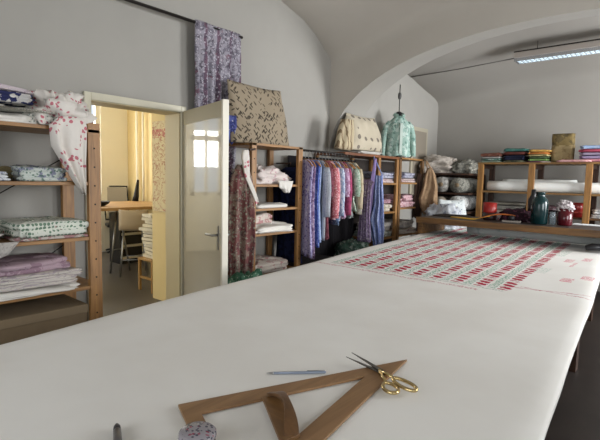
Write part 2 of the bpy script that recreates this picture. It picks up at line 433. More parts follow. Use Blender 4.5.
# stray marks beside the block and a faint line in front of it
def blob(cx, cy, wx, wy): return (x-cx).ab().lt(wx)*(y-cy).ab().lt(wy)
lett = (blob(2.83, 3.34, .035, .07)+blob(2.92, 3.5, .035, .07)+blob(2.69, 4.2, .03, .09)+blob(2.79, 4.36, .03, .1)+blob(2.75, 4.02, .012, .12))*((y*22).fr().lt(.68))*nb.gt(.44)
l1 = (y-(x*-.1+3.19)+(nz-.5)*.06).ab().lt(.006)*x.gt(2.66)
l2 = (y-(x*.25+2.22)+(nz-.5)*.05).ab().lt(.006)*x.gt(2.6)
l3 = (y-(2.66)+(nz-.5)*.07).ab().lt(.018)*x.lt(2.5)*x.gt(1.25)*nb.gt(.47)
g2 = blob(2.62, 3.6, .05, .12)*nb.gt(.52)+blob(2.55, 4.6, .06, .2)*nb.gt(.5)
g3 = (y-2.73+(nz-.5)*.02).ab().lt(.012)*x.gt(1.4)*x.lt(2.62)*nb.gt(.46)
base = mix(nt, N(nt, noise_n(nt, v, 2.5, 4).outputs[0]).smooth(.3, .7), srgb('#e9e7e2'), srgb('#e2dfd9'))
colr = mix(nt, grnm._m('MAXIMUM', g2*.35), base, srgb('#5f9a80'))
colr = mix(nt, g3*.45, colr, srgb('#456a58'))
colr = mix(nt, redm, colr, srgb('#a81f3a'))
colr = mix(nt, (lett*.75)._m('MINIMUM', 1.0), colr, srgb('#cc5068'))
colr = mix(nt, (l1+l2+l3)*.55, colr, srgb('#b04a5c'))
nt.links.new(colr, b.inputs['Base Color']); b.inputs['Roughness'].default_value = .85; b.inputs['Specular IOR Level'].default_value = .2
wn = N(nt, noise_n(nt, coord(nt, scale=(1, .7, 1)), 5, 5, .55, .4).outputs[0]) + N(nt, noise_n(nt, v, 600, 1).outputs[0])*.04
bump(nt, b, wn, .12, .02)
rows = []; ny = 90; nx = 48
for j in range(ny+1):
    y_ = YA + (YB-YA)*j/ny; r = []
    L, R_ = tl(y_)+.008*math.sin(y_*3.1), tr(y_)-.012+.003*math.sin(y_*2.3+1)+.003*noise.noise(Vector((y_*3, 1, 1)))
    r.append((L-.004, y_, TZ-.03)); r.append((L-.008, y_, TZ-.01))
    for i in range(nx+1):
        u = i/nx; x_ = L+(R_-L)*u
        edge = min(u, 1-u)*(R_-L)
        z_ = TZ + .0035*noise.noise(Vector((x_*3, y_*2, 0))) - .006*max(0, 1-edge/.02)
        r.append((x_, y_, z_))
    r.append((R_+.01, y_, TZ-.012)); r.append((R_+.009+.002*math.sin(y_*5), y_, TZ-.03))
    rows.append(r)
o = MB().grid(rows).build('tablecloth', m_, smooth=True); flip(o)
sd = o.modifiers.new('solid', 'SOLIDIFY'); sd.thickness = .002; sd.offset = -1
tag(o, 'long white cloth printed with red and green motif rows, spread over the table', 'tablecloth')

# ------------------------------------------------------------------ cloth builders
def nz3(x, y, z, s): return noise.noise(Vector((x*s, y*s, z*s)))
def folded(name, m, w_, d_, h, layers, loc, rz=0, label=None, cat='folded fabric', group=None, seed=0, wob=.012, parent=None, sag=0):
    K = 44; rows = []; per = 5
    rl = layers*per
    for k in range(rl+1):
        t = k/rl; q = (k % per)/per
        g = abs(math.sin(PI*q))**.5
        if k == rl: g = 0
        r = []
        for i in range(K):
            th = 2*PI*i/K; c, s_ = math.cos(th), math.sin(th)
            ex = .28
            ux = math.copysign(abs(c)**ex, c); uy = math.copysign(abs(s_)**ex, s_)
            off = wob*nz3(c*2+seed, s_*2, (k//per)*1.3+seed, 1.2)
            x_ = ux*(w_/2 - .012*(1-g) + off*1.6); y_ = uy*(d_/2-.012*(1-g)+off*1.6)
            z_ = h*t*(1+.22*nz3(x_*6, y_*6, seed, 1)) - (sag*max(0, abs(ux)-.6) if k else 0)
            r.append((x_, y_, max(z_, 0)))
        rows.append(r)
    top = rows[-1]
    for q in (.8, .5, .2):
        r = []
        for (x_, y_, z_) in top:
            r.append((x_*q, y_*q, z_+.006+.012*nz3(x_*q, y_*q, seed, 14)))
        rows.append(r)
    o = MB().grid(rows, True, True, True).build(name, m, parent, True, loc=loc, rz=rz)
    if label: tag(o, label, cat, group)
    return o
def heap(name, m, w_, d_, h, loc, rz=0, label=None, cat='crumpled fabric', seed=0, amp=.25, freq=3.2, group=None, parent=None):
    rows = []; nu, nv = 40, 22
    for j in range(nv+1):
        ph = PI*j/nv; r = []
        for i in range(nu):
            th = 2*PI*i/nu; p = Vector((math.sin(ph)*math.cos(th), math.sin(ph)*math.sin(th), math.cos(ph)))
            q = p*freq+Vector((seed*3.1, seed, 0))
            a = 1+amp*(noise.noise(q) - .9*abs(noise.noise(q*2.1)) + .35*noise.noise(q*4.3))+amp*.25
            ex = .7
            px = math.copysign(abs(p.x)**ex, p.x)*a*w_/2; py = math.copysign(abs(p.y)**ex, p.y)*a*d_/2
            pz = p.z*a
            pz = max(pz, -.55)
            r.append((px, py, (pz+.55)/1.55*h))
        rows.append(r)
    o = MB().grid(rows, True, True, True).build(name, m, parent, True, loc=loc, rz=rz); flip(o)
    if label: tag(o, label, cat, group)
    return o
def sheet_rows(prof, depth, folds, amp, seed, lean=(0, 0), nu=28, hem=.015):
    """closed hanging cloth; prof = [(z, x_left, x_right, thickness scale)]"""
    rows = []; rr = []
    for a, b_ in zip(prof[:-1], prof[1:]):
        n = max(2, int(abs(b_[0]-a[0])/.035))
        for k in range(n): 
            t = k/n; rr.append([a[q]*(1-t)+b_[q]*t for q in range(4)])
    rr.append(list(prof[-1])); Lz = prof[0][0]-prof[-1][0]
    for idx, (z, xa, xb, th) in enumerate(rr):
        g = min(1, (prof[0][0]-z)/max(.12, Lz*.3)); fr = []; bk = []
        for i in range(nu+1):
            u = -1+2*i/nu; x_ = (xa+xb)/2+(xb-xa)/2*u
            fo = amp*g*(math.sin(folds*PI*u+seed+z*1.2)+.5*math.sin(folds*1.7*PI*u+seed*2.3-z*2))+amp*.8*noise.noise(Vector((x_*5, z*3, seed)))
            t_ = depth*th*math.sqrt(max(0, 1-u**4))+.0025
            zz_ = z + (hem*math.sin(folds*PI*u+seed*1.7) if idx == len(rr)-1 else 0)
            ly = lean[1]*(prof[0][0]-z); lx = lean[0]*(prof[0][0]-z)
            fr.append((x_+lx, fo+t_+ly, zz_)); bk.append((x_+lx, fo-t_+ly, zz_))
        rows.append(bk + list(reversed(fr)))
    return rows
def hang(name, m, prof, depth=.02, folds=3, amp=.012, seed=0, loc=(0, 0, 0), rz=0, parent=None, **k):
    mb = MB().grid(sheet_rows(prof, depth, folds, amp, seed, **k), True)
    n = 2*(k.get('nu', 28)+1); L = len(mb.v)//n; h = n//2
    for base in (0, (L-1)*n):
        for i in range(h-1):
            q = (base+i, base+i+1, base+n-2-i, base+n-1-i)
            mb.f.append(q if base else q[::-1])
    o = mb.build(name, m, parent, True, loc=loc, rz=rz); return o
def garment(m, loc, rz, L, kind, label, seed, width=.19, group='garments on the clothes rail', cat='garment', sl=.5, hem=1.15, name=None):
    """hangs at hanger shoulder height; local x across the shoulders"""
    nm = name or {'dress': 'dress', 'shirt': 'shirt', 'jacket': 'jacket', 'coat': 'coat', 'skirt': 'slip_dress'}[kind]
    t = thing(nm, label, cat, loc, rz, group)
    w_ = width
    if kind in ('dress', 'skirt'):
        prof = [(0, -.06, .06, .8), (-.03, -.12, .12, .9), (-.07, -w_, w_, 1), (-.25, -w_*.86, w_*.86, 1), (-.42, -w_*.8, w_*.8, .9), (-L, -w_*hem, w_*hem, 1.3)]
    else:
        prof = [(0, -.07, .07, .8), (-.03, -.13, .13, .9), (-.07, -w_, w_, 1), (-.3, -w_*.93, w_*.93, 1.1), (-L, -w_*1.0, w_*1.0, 1.2)]
    hang('body', m, prof, .017, 4, .007, seed, parent=t)
    if kind != 'skirt' and sl:
        for s_ in (-1, 1):
            e = Vector((s_*w_*.98, 0, -.075)); q = Vector((s_*w_*1.12, .01, -.3)); r = Vector((s_*w_*1.05, .015, -.07-sl))
            pts = [e.lerp(q, k/4) for k in range(4)]+[q.lerp(r, k/4) for k in range(5)]
            MB().tube(pts, [.035, .045, .045, .043, .042, .04, .038, .036, .038], 12, flat=.6).build('sleeve', m, t, True)
    return t
def hanger(loc, rz=0, label='wooden hanger on the clothes rail', mat=None, group='hangers on the clothes rail'):
    t = thing('clothes_hanger', label, 'hanger', loc, rz, group)
    mt = mat or HANGW
    MB().tube([(-.19, 0, -.075), (-.12, 0, -.035), (-.04, 0, -.008), (0, 0, 0), (.04, 0, -.008), (.12, 0, -.035), (.19, 0, -.075)], [.006, .008, .009, .009, .009, .008, .006]).build('yoke', mt, t, True)
    pts = [(0, 0, .0), (0, 0, .045)]+[(0+.016*math.cos(a)-.0, 0, .065+.02*math.sin(a)) for a in [(-PI/2+k*PI/6) for k in range(0, 9)]]
    MB().tube(pts, .0025, 6).build('hook', METAL, t, True)
    return t

# ------------------------------------------------------------------ left shelving
def shelf_unit(name, label, x0, x1, y0, y1, zt, boards, wz=WZ, wy=WY, post=.055, dep=.035, brace=True, top_over=0, posts_y=None):
    t = thing(name, label, 'shelf')
    for x_, y_ in [(a, b_) for a in (x0, x1-dep) for b_ in (posts_y or (y0, y1-post))]:
        p = MB().box(x_, x_+dep, y_, y_+post, 0, zt).build('post', wz, t, bevel=.003)
        if x_ > x0+.1:
            hm = MB(); 
            for k in range(int((zt-.12)/.12)): 
                zc = .1+k*.12
                hm.tube([(x_+dep-.001, y_+post*.5, zc), (x_+dep+.0008, y_+post*.5, zc)], .006, 8)
            hm.build('peg_hole', plain('peg_hole_dark', '#1a100a', .9), p)
    for z_ in boards: MB().box(x0+.005, x1-.005 if z_ < zt-.05 else x1, y0-top_over if z_ > zt-.05 else y0+.002, y1-.002, z_-.022, z_).build('board', wy, t, bevel=.002)
    if brace:
        MB().tube([(x0+.03, y0+.05, .35), (x0+.03, y1-.07, 1.0)], .004, 6).tube([(x0+.03, y1-.07, .35), (x0+.03, y0+.05, 1.0)], .004, 6).tube([(x0+.03, y0+.05, 1.0), (x0+.03, y1-.07, 1.6)], .004, 6).build('brace', DARKM, t)
    return t
shelf_unit('shelving_unit', 'wooden shelving unit left of the doorway, loaded with folded prints', .02, .45, .35, 1.455, 1.82, (.12, .765, 1.09, 1.445, 1.78), post=.08)
# top shelf pile
NAVY = fabric('navy_white_print', '#2a2e52', [('#dcd8d0', 8, .54, 'noise'), ('#dcd8d0', 12, .3, 'spot')])
ZIG = fabric('grey_zigzag', '#cfcdc4', [('#2e4a48', 34, .34, 'reg')])
REDFL = fabric('white_red_floral', '#d8d2ca', [('#b23050', 11, .42, 'cluster')], wr=.3)
LILAC = fabric('lilac_stripe', '#c3b8bc', [('#8d7888', 12, .56, 'noise')])
GREENP = fabric('green_white_block', '#cdd0c4', [('#235a3c', 24, .42, 'reg'), ('#9a3a48', 10, .68, 'noise')])
PURG = fabric('purple_green_print', '#b9bfb8', [('#37306e', 18, .53, 'noise'), ('#3c5f4e', 26, .33, 'spot')])
WBLUE = fabric('white_blue_edge', '#cdd0d2', [('#5a6484', 14, .6, 'noise')])
SHEER = fabric('sheer_grey', '#a9a49e', [('#8a8480', 20, .55, 'noise')])
folded('folded_cloth', WHITEC, .34, .5, .06, 2, (.25, .85, 1.782), .05, 'white folded cloth with zigzag edge at the bottom of the topmost left pile', seed=1, wob=.03, sag=.05)
folded('folded_cloth', ZIG, .36, .36, .03, 1, (.29, .98, 1.852), .25, 'grey zigzag print cloth jutting over the top left shelf', seed=2, wob=.05, sag=.06)
folded('folded_cloth', NAVY, .3, .52, .06, 3, (.25, .82, 1.895), -.05, 'navy and white printed cloth on top of the upper left pile', seed=3, wob=.03)
folded('folded_cloth', LILAC, .24, .36, .03, 2, (.22, 1.0, 1.965), .3, 'thin pale cloth lying loosely atop the navy printed cloth', seed=5, wob=.04)
heap('crumpled_cloth', ZIG, .16, .2, .09, (.34, 1.16, 1.78), 0, 'small crumpled dark green and white cloth beside the red flowered one', seed=4, amp=.4)
# red flowered cloth: a heap on the shelf and a long hanging tail
rf = thing('flowered_cloth', 'white cloth with red flowers bunched on the top shelf and hanging down', 'cloth', (0, 0, 0))
heap('bunched_top', REDFL, .3, .3, .2, (.31, 1.25, 1.782), 0, seed=8, amp=.6, freq=3, parent=rf)
hang('hanging_tail', REDFL, [(1.84, -.07, .07, 1), (1.78, -.13, .09, 1.2), (1.66, -.12, .085, 1.2), (1.56, -.06, .08, 1), (1.46, .0, .08, .8), (1.38, .05, .078, .4)], .018, 2, .014, 1.2, loc=(.475, 1.265, 0), rz=PI/2, parent=rf)
# shelf 2
folded('folded_cloth', WBLUE, .33, .46, .055, 3, (.25, .72, 1.446), .04, 'white cloths with blue edges folded flat on the second left shelf', seed=11)
folded('folded_cloth', PURG, .3, .26, .085, 3, (.28, 1.13, 1.446), -.1, 'purple and green patterned cloth folded on the second left shelf', seed=12, wob=.02)
folded('folded_cloth', fabric('ochre_olive', '#7b6f50'), .18, .4, .075, 2, (.12, .98, 1.446), .1, 'olive brown cloth lying behind the purple and green print', seed=13, wob=.03)
# shelf 3
folded('folded_cloth', GREENP, .38, .44, .085, 2, (.26, 1.17, 1.112), .06, 'green and white block print cloth folded on the third left shelf', seed=14, wob=.03)
folded('folded_cloth', fabric('red_green_under', '#b8b0a8', [('#8a3448', 12, .5, 'noise'), ('#2f6a48', 14, .58, 'noise')]), .36, .42, .018, 1, (.27, 1.16, 1.090), .0, 'thin red and green cloth peeking out under the block print', seed=15, wob=.02).location.z = 1.0905
heap('crumpled_cloth', SHEER, .34, .36, .1, (.28, .68, 1.09), .2, 'sheer grey cloth crumpled on the third left shelf, at the photo edge', seed=16, amp=.45)
hang('sheer_cloth', SHEER, [(0, -.16, .16, 1), (-.07, -.17, .1, 1), (-.14, -.18, -.08, .6)], .01, 3, .01, 2, loc=(.468, .8, 1.10), rz=PI/2)
tag(bpy.data.objects['sheer_cloth'], 'corner of sheer grey fabric drooping over the edge of the third left shelf', 'cloth')
# shelf 4
PINKL = fabric('dusty_lilac', '#a8929a', [('#7a5c6c', 9, .56, 'noise')])
folded('folded_cloth', WHITEC, .42, .66, .035, 2, (.245, 1.0, .766), .02, 'white cloth spread under the lilac pile on the fourth left shelf', seed=17, wob=.04, sag=.04)
folded('folded_cloth', fabric('cream_pinstripe', '#bdb6ae', [('#93898a', 30, .6, 'noise')], stripes=(2, 60, .3, '#a49a9c')), .37, .5, .08, 4, (.25, 1.07, .806), .0, 'cream striped cloths folded in the middle of the fourth shelf pile', seed=18, wob=.03)
folded('folded_cloth', PINKL, .34, .46, .065, 2, (.24, 1.03, .892), .1, 'dusty lilac printed cloth topping the pile on the fourth left shelf', seed=19, wob=.03)
# box at the bottom
sb = thing('storage_box', 'long brown cardboard box beneath the fourth left shelf', 'box')
CARD = plain('cardboard', '#7d6a50', .8, var=.08)
for (a, b_, c, d, e, g_) in ((.05, .41, .38, 1.29, .50, .515), (.395, .41, .38, 1.29, .5, .65), (.05, .065, .38, 1.29, .5, .65), (.065, .395, .38, .395, .5, .65), (.065, .395, 1.275, 1.29, .5, .65)):
    pass
MB().box(.05, .43, .44, 1.36, .12, .60).build('body', CARD, sb, bevel=.004)
MB().box(.045, .435, .435, 1.365, .59, .645).build('lid', plain('cardboard_lid', '#86745a', .8, var=.05), sb, bevel=.004)

# ------------------------------------------------------------------ second unit
shelf_unit('shelving_unit', 'wooden shelving unit between the open door and the clothes rail', .02, .45, 2.81, 3.50, 1.80, (.12, .6, .985, 1.215, 1.435, 1.80), post=.06, brace=False)
PALEP = fabric('pale_pink_print', '#cfc4be', [('#a8707c', 13, .62, 'noise')])
CREAMR = fabric('cream_red_print', '#c9bfb4', [('#a04a58', 12, .57, 'noise')])
heap('crumpled_cloth', PALEP, .34, .5, .16, (.24, 3.12, 1.436), .1, 'pale pink printed cloth bunched on the upper shelf of the middle unit', seed=21, amp=.5)
tag(hang('draped_cloth', WHITEC, [(0, -.1, .1, 1), (-.06, -.09, .08, 1), (-.1, -.03, .05, .6)], .012, 2, .01, 1, loc=(.46, 3.25, 1.47), rz=PI/2), 'white cloth corner drooping off the upper shelf of the middle unit', 'cloth')
folded('folded_cloth', WHITEC, .4, .46, .03, 1, (.25, 3.1, 1.216), .02, 'thin white folded cloth alone on the second shelf of the middle unit', seed=22)
folded('folded_cloth', WHITEC, .4, .5, .07, 3, (.25, 3.12, .986), -.03, 'white folded cloths overhanging the third shelf of the middle unit', seed=23, wob=.04, sag=.05)
folded('folded_cloth', CREAMR, .3, .28, .08, 2, (.22, 3.02, 1.064), .03, 'cream and red printed cloth lying atop the white folded cloths', seed=24, wob=.03)
folded('folded_cloth', CREAMR, .4, .5, .1, 3, (.24, 3.1, .602), .03, 'cream and red folded prints on the lowest shelf of the middle unit', seed=25, wob=.03)
# big cushion on top
CUSH = fabric('taupe_vine_print', '#938672', [('#2a2420', 18, .31, 'leaf'), ('#2a2420', 15, .28, 'leaf')], wr=.15)
def cushion(name, m, w0, w1, h, d, loc, rz, tilt, label, cat, seed=0, fold=.02):
    rows = []; nv = 22; nu = 26
    for j in range(nv+1):
        t = j/nv; ww = w0*(1-t)+w1*t; th = d*(math.sin(PI*min(1, .12+t*.88))**.5)*(1-.35*t)
        fr, bk = [], []
        for i in range(nu+1):
            u = -1+2*i/nu; b_ = th*math.sqrt(max(0, 1-u**4))*.5
            sg = -.0 if j in (0,) else .0
            zz_ = h*t - .02*math.cos(u*PI/2)*0 + (.015*(u**2)*t)
            nn = fold*noise.noise(Vector((u*2.2, t*2.5, seed)))
            y0 = tilt*t
            x_ = ww/2*u + nn*.4
            fr.append((x_, y0-b_-.004+nn, zz_)); bk.append((x_, y0+b_+.004+nn*.5, zz_))
        rows.append(fr+list(reversed(bk)))
    mb = MB().grid(rows, True); n = 2*(nu+1); h_ = n//2
    for base in (0, nv*n):
        for i in range(h_-1):
            q = (base+i, base+i+1, base+n-2-i, base+n-1-i); mb.f.append(q[::-1] if not base else q)
    o = mb.build(name, m, smooth=True, loc=loc, rz=rz)
    return tag(o, label, cat)
cushion('cushion', CUSH, .76, .68, .54, .17, (.30, 3.08, 1.802), PI/2, .1, 'large taupe cushion with black leafy vines on top of the middle unit', 'cushion', 2)

# curtain and rod
rd = thing('curtain_rod', 'thin dark metal rod running above the doorway to the curtain', 'rod', (0, 0, 0))
MB().tube([(.1, -.5, 2.79), (.1, 3.0, 2.79)], .013, 10).build('bar', DARKM, rd, True)
for y_ in (.6, 3.0): MB().tube([(0, y_, 2.79), (.1, y_, 2.79)], .008, 8).build('bracket', DARKM, rd, True)
CURT = fabric('grey_mauve_floral', '#918d96', [('#544e5c', 13, .52, 'noise'), ('#b4b0b8', 24, .30, 'spot'), ('#3a343e', 19, .58, 'noise'), ('#6c4250', 7, .64, 'noise')], stripes=(0, 7, .2, '#6a5462'))
ct_ = hang('curtain', CURT, [(2.81, -.26, .26, 1), (2.6, -.26, .27, 1), (2.05, -.25, .24, 1), (1.6, -.24, .2, 1), (1.0, -.23, .12, 1), (.45, -.22, .08, 1)], .012, 6, .022, .6, loc=(.1, 2.72, 0), rz=PI/2, nu=60)
tag(ct_, 'grey and mauve flowered curtain hanging from the rod beside the open door', 'curtain')
REDG = fabric('red_green_floral', '#7d6a60', [('#6a2430', 9, .5, 'noise'), ('#949a88', 20, .3, 'spot'), ('#43262e', 14, .58, 'noise')])
ap = thing('floral_apron', 'red and green floral apron hanging between the door and the shelving post', 'apron', (.52, 2.63, 0), 0)
hang('apron_body', REDG, [(1.6, -.04, .05, .8), (1.48, -.1, .1, 1), (1.2, -.11, .12, 1), (.9, -.12, .13, 1), (.62, -.1, .09, 1), (.5, -.1, .07, 1)], .03, 3, .02, 2.2, rz=1.35, parent=ap)
hang('strap', REDFL, [(1.72, -.035, .02, 1.4), (1.66, -.045, .03, 1.5), (1.5, -.01, .035, 1), (1.35, .07, .11, .8), (1.27, .11, .14, .6)], .01, 1, .003, 1, loc=(.05, .0, .0), rz=1.45, parent=ap)
MB().tube([(-.02, .1, 1.73), (-.02, .17, 1.74)], .01).build('peg', DARKW, ap)
heap('crumpled_cloth', fabric('green_teal_print', '#5f8a72', [('#1f4a38', 12, .5, 'noise'), ('#b8c4b4', 22, .25, 'spot')]), .34, .34, .28, (.64, 2.62, .42), 0, 'green printed cloth bundled on the low box behind the door', seed=31, amp=.4)
tag(MB().box(.36, .84, 2.44, 2.79, 0, .42).build('low_box', CARD, bevel=.004), 'low cardboard box behind the door under the green cloth bundle', 'box')
tag(hang('scarf', fabric('blue_star_print', '#5a62a0', [('#20285c', 12, .48, 'noise'), ('#c0c4d8', 20, .25, 'spot')]), [(0, -.05, .05, 1), (-.1, -.06, .06, 1), (-.24, -.04, .03, .6)], .012, 2, .008, 1, loc=(.28, 2.71, 2.03), rz=1.0), 'blue and white scarf end hanging behind the top corner of the door', 'scarf')

# ------------------------------------------------------------------ clothes rail
rl = thing('clothes_rail', 'dark clothes rail running from the middle unit to the next shelves', 'rail')
MB().tube([(.43, 3.46, 1.775), (.43, 4.93, 1.775)], .011).build('bar', DARKM, rl, True)
RZ = 1.69
gs = [
 # material args, y, length, kind, label, sleeve
 (('violet_white', '#a79fc4', [('#4a3a86', 22, .34, 'spot'), ('#d8d4e0', 16, .6, 'noise')]), .95, 'dress', 'long violet and white printed dress, first on the rail beside the shelving post', 0),
 (('plum_floral', '#9a86a0', [('#5a3a5e', 14, .5, 'noise'), ('#cfc4d0', 24, .3, 'spot')]), .98, 'dress', 'long mauve floral dress hanging second on the rail', 0),
 (('bright_blue', '#4f63a6', [('#27357c', 24, .36, 'spot'), ('#8b9cc8', 16, .6, 'noise')]), .86, 'dress', 'bright blue patterned dress, third along the rail', 0),
 (('blue_dots', '#7f93bd', [('#e0e4ea', 46, .36, 'reg')]), .82, 'dress', 'blue dress with small white dots hanging after the bright blue one', 0),
 (('grey_dots', '#a3a6ad', [('#5c6470', 46, .33, 'reg')]), .8, 'shirt', 'grey dotted long shirt hanging behind the blue dotted dress', .5),
 (('dark_rose', '#7c4650', [('#4f2630', 14, .5, 'noise')]), .8, 'dress', 'dark rose dress hanging just before the coral jacket', .3),
 (('coral_floral', '#c98488', [('#a84a58', 20, .5, 'noise'), ('#e4c4c4', 30, .33, 'spot')]), .46, 'jacket', 'short coral pink floral jacket with sleeves, the most prominent on the rail', .52),
 (('pale_pink', '#c9a9b0', [('#a87884', 16, .56, 'noise')]), .6, 'shirt', 'pale pink blouse hanging right behind the coral jacket', .45),
 (('denim_blue', '#647a98', [('#3d5070', 14, .52, 'noise'), ('#b4c4d4', 30, .3, 'spot')]), .66, 'dress', 'slate blue dress hanging behind the pale pink blouse', 0),
 (('white_blue', '#b9c0cc', [('#5c74a0', 20, .5, 'noise')]), .62, 'shirt', 'white shirt with blue print, mid way along the rail', .5),
 (('lilac_rose', '#b08ca8', [('#84506e', 16, .52, 'noise'), ('#d8c0d0', 24, .3, 'spot')]), .6, 'dress', 'lilac and rose printed dress in the middle of the rail', .3),
 (('crimson_pink', '#a04a68', [('#74304a', 18, .5, 'noise')]), .52, 'shirt', 'crimson pink shirt hanging beyond the lilac and rose dress', .5),
 (('grey_silver', '#9ba09e', [('#70787a', 14, .55, 'noise')]), .6, 'dress', 'silver grey dress hanging beyond the crimson shirt', 0),
 (('sage_white', '#8fa290', [('#c8ccc0', 16, .52, 'noise'), ('#3f6a54', 22, .25, 'spot')]), .52, 'dress', 'sage green and white dress near the far end of the rail', .3),
 (('stone_grey', '#a7a196', [('#86806f', 10, .55, 'noise')]), .42, 'shirt', 'stone coloured shirt hanging next to the beige jacket', .5),
 (('beige_plain', '#b5a88e', [('#93866c', 9, .58, 'noise')]), .34, 'jacket', 'beige jacket with hanging sleeves, last on the rail', .44),
]
y_ = 3.56
for i, (ma, L, kind, lab, sl) in enumerate(gs):
    rnd = random.Random(i+40)
    rz = rnd.uniform(-.62, -.3)
    m_ = fabric(*ma)
    garment(m_, (.44, y_, RZ-.006), rz, L, kind, lab, i*1.7, width=rnd.uniform(.15, .185), sl=sl, group=None)
    hanger((.43, y_, RZ), rz)
    y_ += .056
garment(fabric('deep_navy', '#232a4c', [('#11152c', 8, .5, 'noise')]), (.2, 3.6, RZ-.08), .1, 1.1, 'dress', 'deep navy dress hanging against the wall behind the first shelving post', 77, width=.16, group=None)
tag(MB().tube([(.003, 3.6, 1.65), (.2, 3.6, 1.65), (.2, 3.6, 1.63)], .008).build('wall_peg', DARKW), 'dark wall peg carrying the deep navy dress', 'peg')

# dark trunks under the rail
def trunk(loc, w_, d_, h, lab, col='#2a2320'):
    t = thing('trunk', lab, 'trunk', loc)
    m_ = plain('trunk_'+col[1:], col, .7, var=.2)
    MB().box(-w_/2, w_/2, -d_/2, d_/2, 0, h*.8).build('body', m_, t, bevel=.01)
    MB().box(-w_/2-.01, w_/2+.01, -d_/2-.01, d_/2+.01, h*.8, h).build('lid', m_, t, bevel=.01)
    MB().box(w_/2+.005, w_/2+.02, -.03, .03, h*.72, h*.84).build('latch', METAL, t)
    return t
trunk((.36, 3.88, 0), .5, .62, .62, 'dark trunk on the floor under the hanging dresses')
trunk((.36, 4.57, 0), .5, .6, .5, 'black trunk on the floor below the far end of the rail', '#1d1a1a')
tag(hang('shade_backdrop', fabric('shade_black', '#1f1d20'), [(1.74, -.66, .66, 1), (1.0, -.66, .66, 1), (.5, -.66, .66, 1)], .01, 9, .015, 3, loc=(.07, 4.36, 0), rz=PI/2, nu=50), 'black sheet added on the wall as the dark shade behind the row of garments', 'cloth')  # black sheet standing in for the deep shade behind the garments
heap('crumpled_cloth', fabric('dark_green_white', '#4a5a50', [('#a8b0a4', 12, .55, 'noise'), ('#27483a', 10, .5, 'noise')]), .36, .42, .26, (.33, 4.62, .502), 0, 'dark green and white cloth bundled on the black trunk', seed=33, amp=.3)

# ------------------------------------------------------------------ shelves beyond the rail
t3 = thing('shelving_unit', 'wooden shelving unit beyond the rail with the spotted cushion on top', 'shelf')
for y_ in (4.95, 5.41):
    for x_ in (.02, .415): MB().box(x_, x_+.035, y_, y_+.055, 0, 1.77).build('post', WZ, t3, bevel=.003)
for z_ in (.12, .45, .76, 1.09, 1.46): MB().box(.025, .445, 4.95, 5.46, z_-.022, z_).build('board', WY, t3)
MB().box(.02, .455, 4.22, 5.47, 1.77, 1.80).build('board', wood('reddish_board', '#7d4c2a', '#54301a', 'Y'), t3, bevel=.002)
MB().box(.02, .055, 4.23, 4.27, 0, 1.77).build('post', WZ, t3)
shelf_unit('shelving_unit', 'wooden shelving unit under the green blouse, nearest the corner', .02, .45, 5.49, 6.2, 1.80, (.12, .45, .76, 1.13, 1.47, 1.80), post=.05, brace=False, wz=wood('duller_post', '#7d5a34', '#523818', 'Z'))
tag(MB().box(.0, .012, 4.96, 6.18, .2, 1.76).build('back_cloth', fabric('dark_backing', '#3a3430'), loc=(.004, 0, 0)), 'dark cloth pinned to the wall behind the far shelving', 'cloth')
PR = fabric('pink_red_print', '#bfa0a4', [('#8f3a4c', 16, .52, 'noise'), ('#d8c8c8', 26, .3, 'spot')])
cols = [('#b8a8a4', '#7c5862'), ('#9fa0ac', '#5c5a74'), ('#c4bcae', '#8a7a5c'), ('#a88890', '#743c50'), ('#b0b0a8', '#5c6c60'), ('#c8c2bc', '#8a8688')]
k = 0
spots3 = [(5.2, 1.461, 'upper shelf beyond the apron'), (5.2, 1.091, 'middle shelf beyond the apron'), (5.2, .761, 'low shelf beyond the apron'),
          (5.83, 1.471, 'upper shelf below the green blouse'), (5.83, 1.131, 'middle shelf below the green blouse'), (5.83, .761, 'low shelf below the green blouse')]
for (yc, z_, where) in spots3:
    wid = .4 if yc < 5.5 else .56
    desc = ['pale', 'pink']
    for j in range(2):
        a, b_ = cols[k % 6]; h = .05+.02*((k*7) % 3)
        if yc > 5.5 and z_ == 1.131: mm = PR; dn = 'pink and red printed'; h = .075
        elif yc > 5.5 and z_ == .761 and j == 0: mm = CREAMR; dn = 'cream and red'
        else:
            mm = fabric('stack_%d' % k, a, [(b_, 14, .54, 'noise')]); dn = {0: 'rosy grey', 1: 'blue grey', 2: 'sand coloured', 3: 'dusky pink', 4: 'sage grey', 5: 'off white'}[k % 6]
        folded('folded_cloth', mm, .36, wid*(.9-.12*j), h, 2, (.24, yc+.02*j, z_+(prev if j else 0)), .08*j, '%s folded cloth %s on the %s' % (dn, 'atop' if j else 'lowest', where), seed=50+k, wob=.03)
        prev = h*1.12+.004; k += 1
# apron at the shelf
BLU = fabric('blue_check', '#98a2c2', [('#68749c', 30, .5, 'noise')], stripes=(0, 30, .35, '#6c7ab2'))
ab = thing('blue_apron', 'periwinkle blue apron hanging from the shelf beyond the garments', 'apron', (.52, 4.82, 0), 0)
hang('apron_body', BLU, [(1.55, -.04, .06, .8), (1.42, -.05, .07, 1), (1.2, -.05, .09, 1), (1.02, -.11, .1, 1.2), (.9, -.07, .11, 1.2), (.72, -.02, .1, 1), (.6, .02, .08, .8)], .025, 3, .02, 1.1, rz=.3, parent=ab)
hang('strap', fabric('lilac_strap', '#8f7fb0'), [(1.75, -.05, -.02, 1), (1.6, -.07, -.03, 1), (1.3, -.12, -.05, 1), (1.05, -.13, -.07, 1)], .01, 1, .004, 1, rz=.7, parent=ab)
MB().tube([(-.05, .0, 1.55), (-.05, -.02, 1.78)], .006, 6).tube([(.05, .02, 1.55), (-.05, 0, 1.75)], .008, 6).build('neck_loop', BLU, ab, True)
LAV = fabric('lavender_print', '#8a7a94', [('#5c4866', 16, .5, 'noise'), ('#b8b4b0', 20, .27, 'spot')])
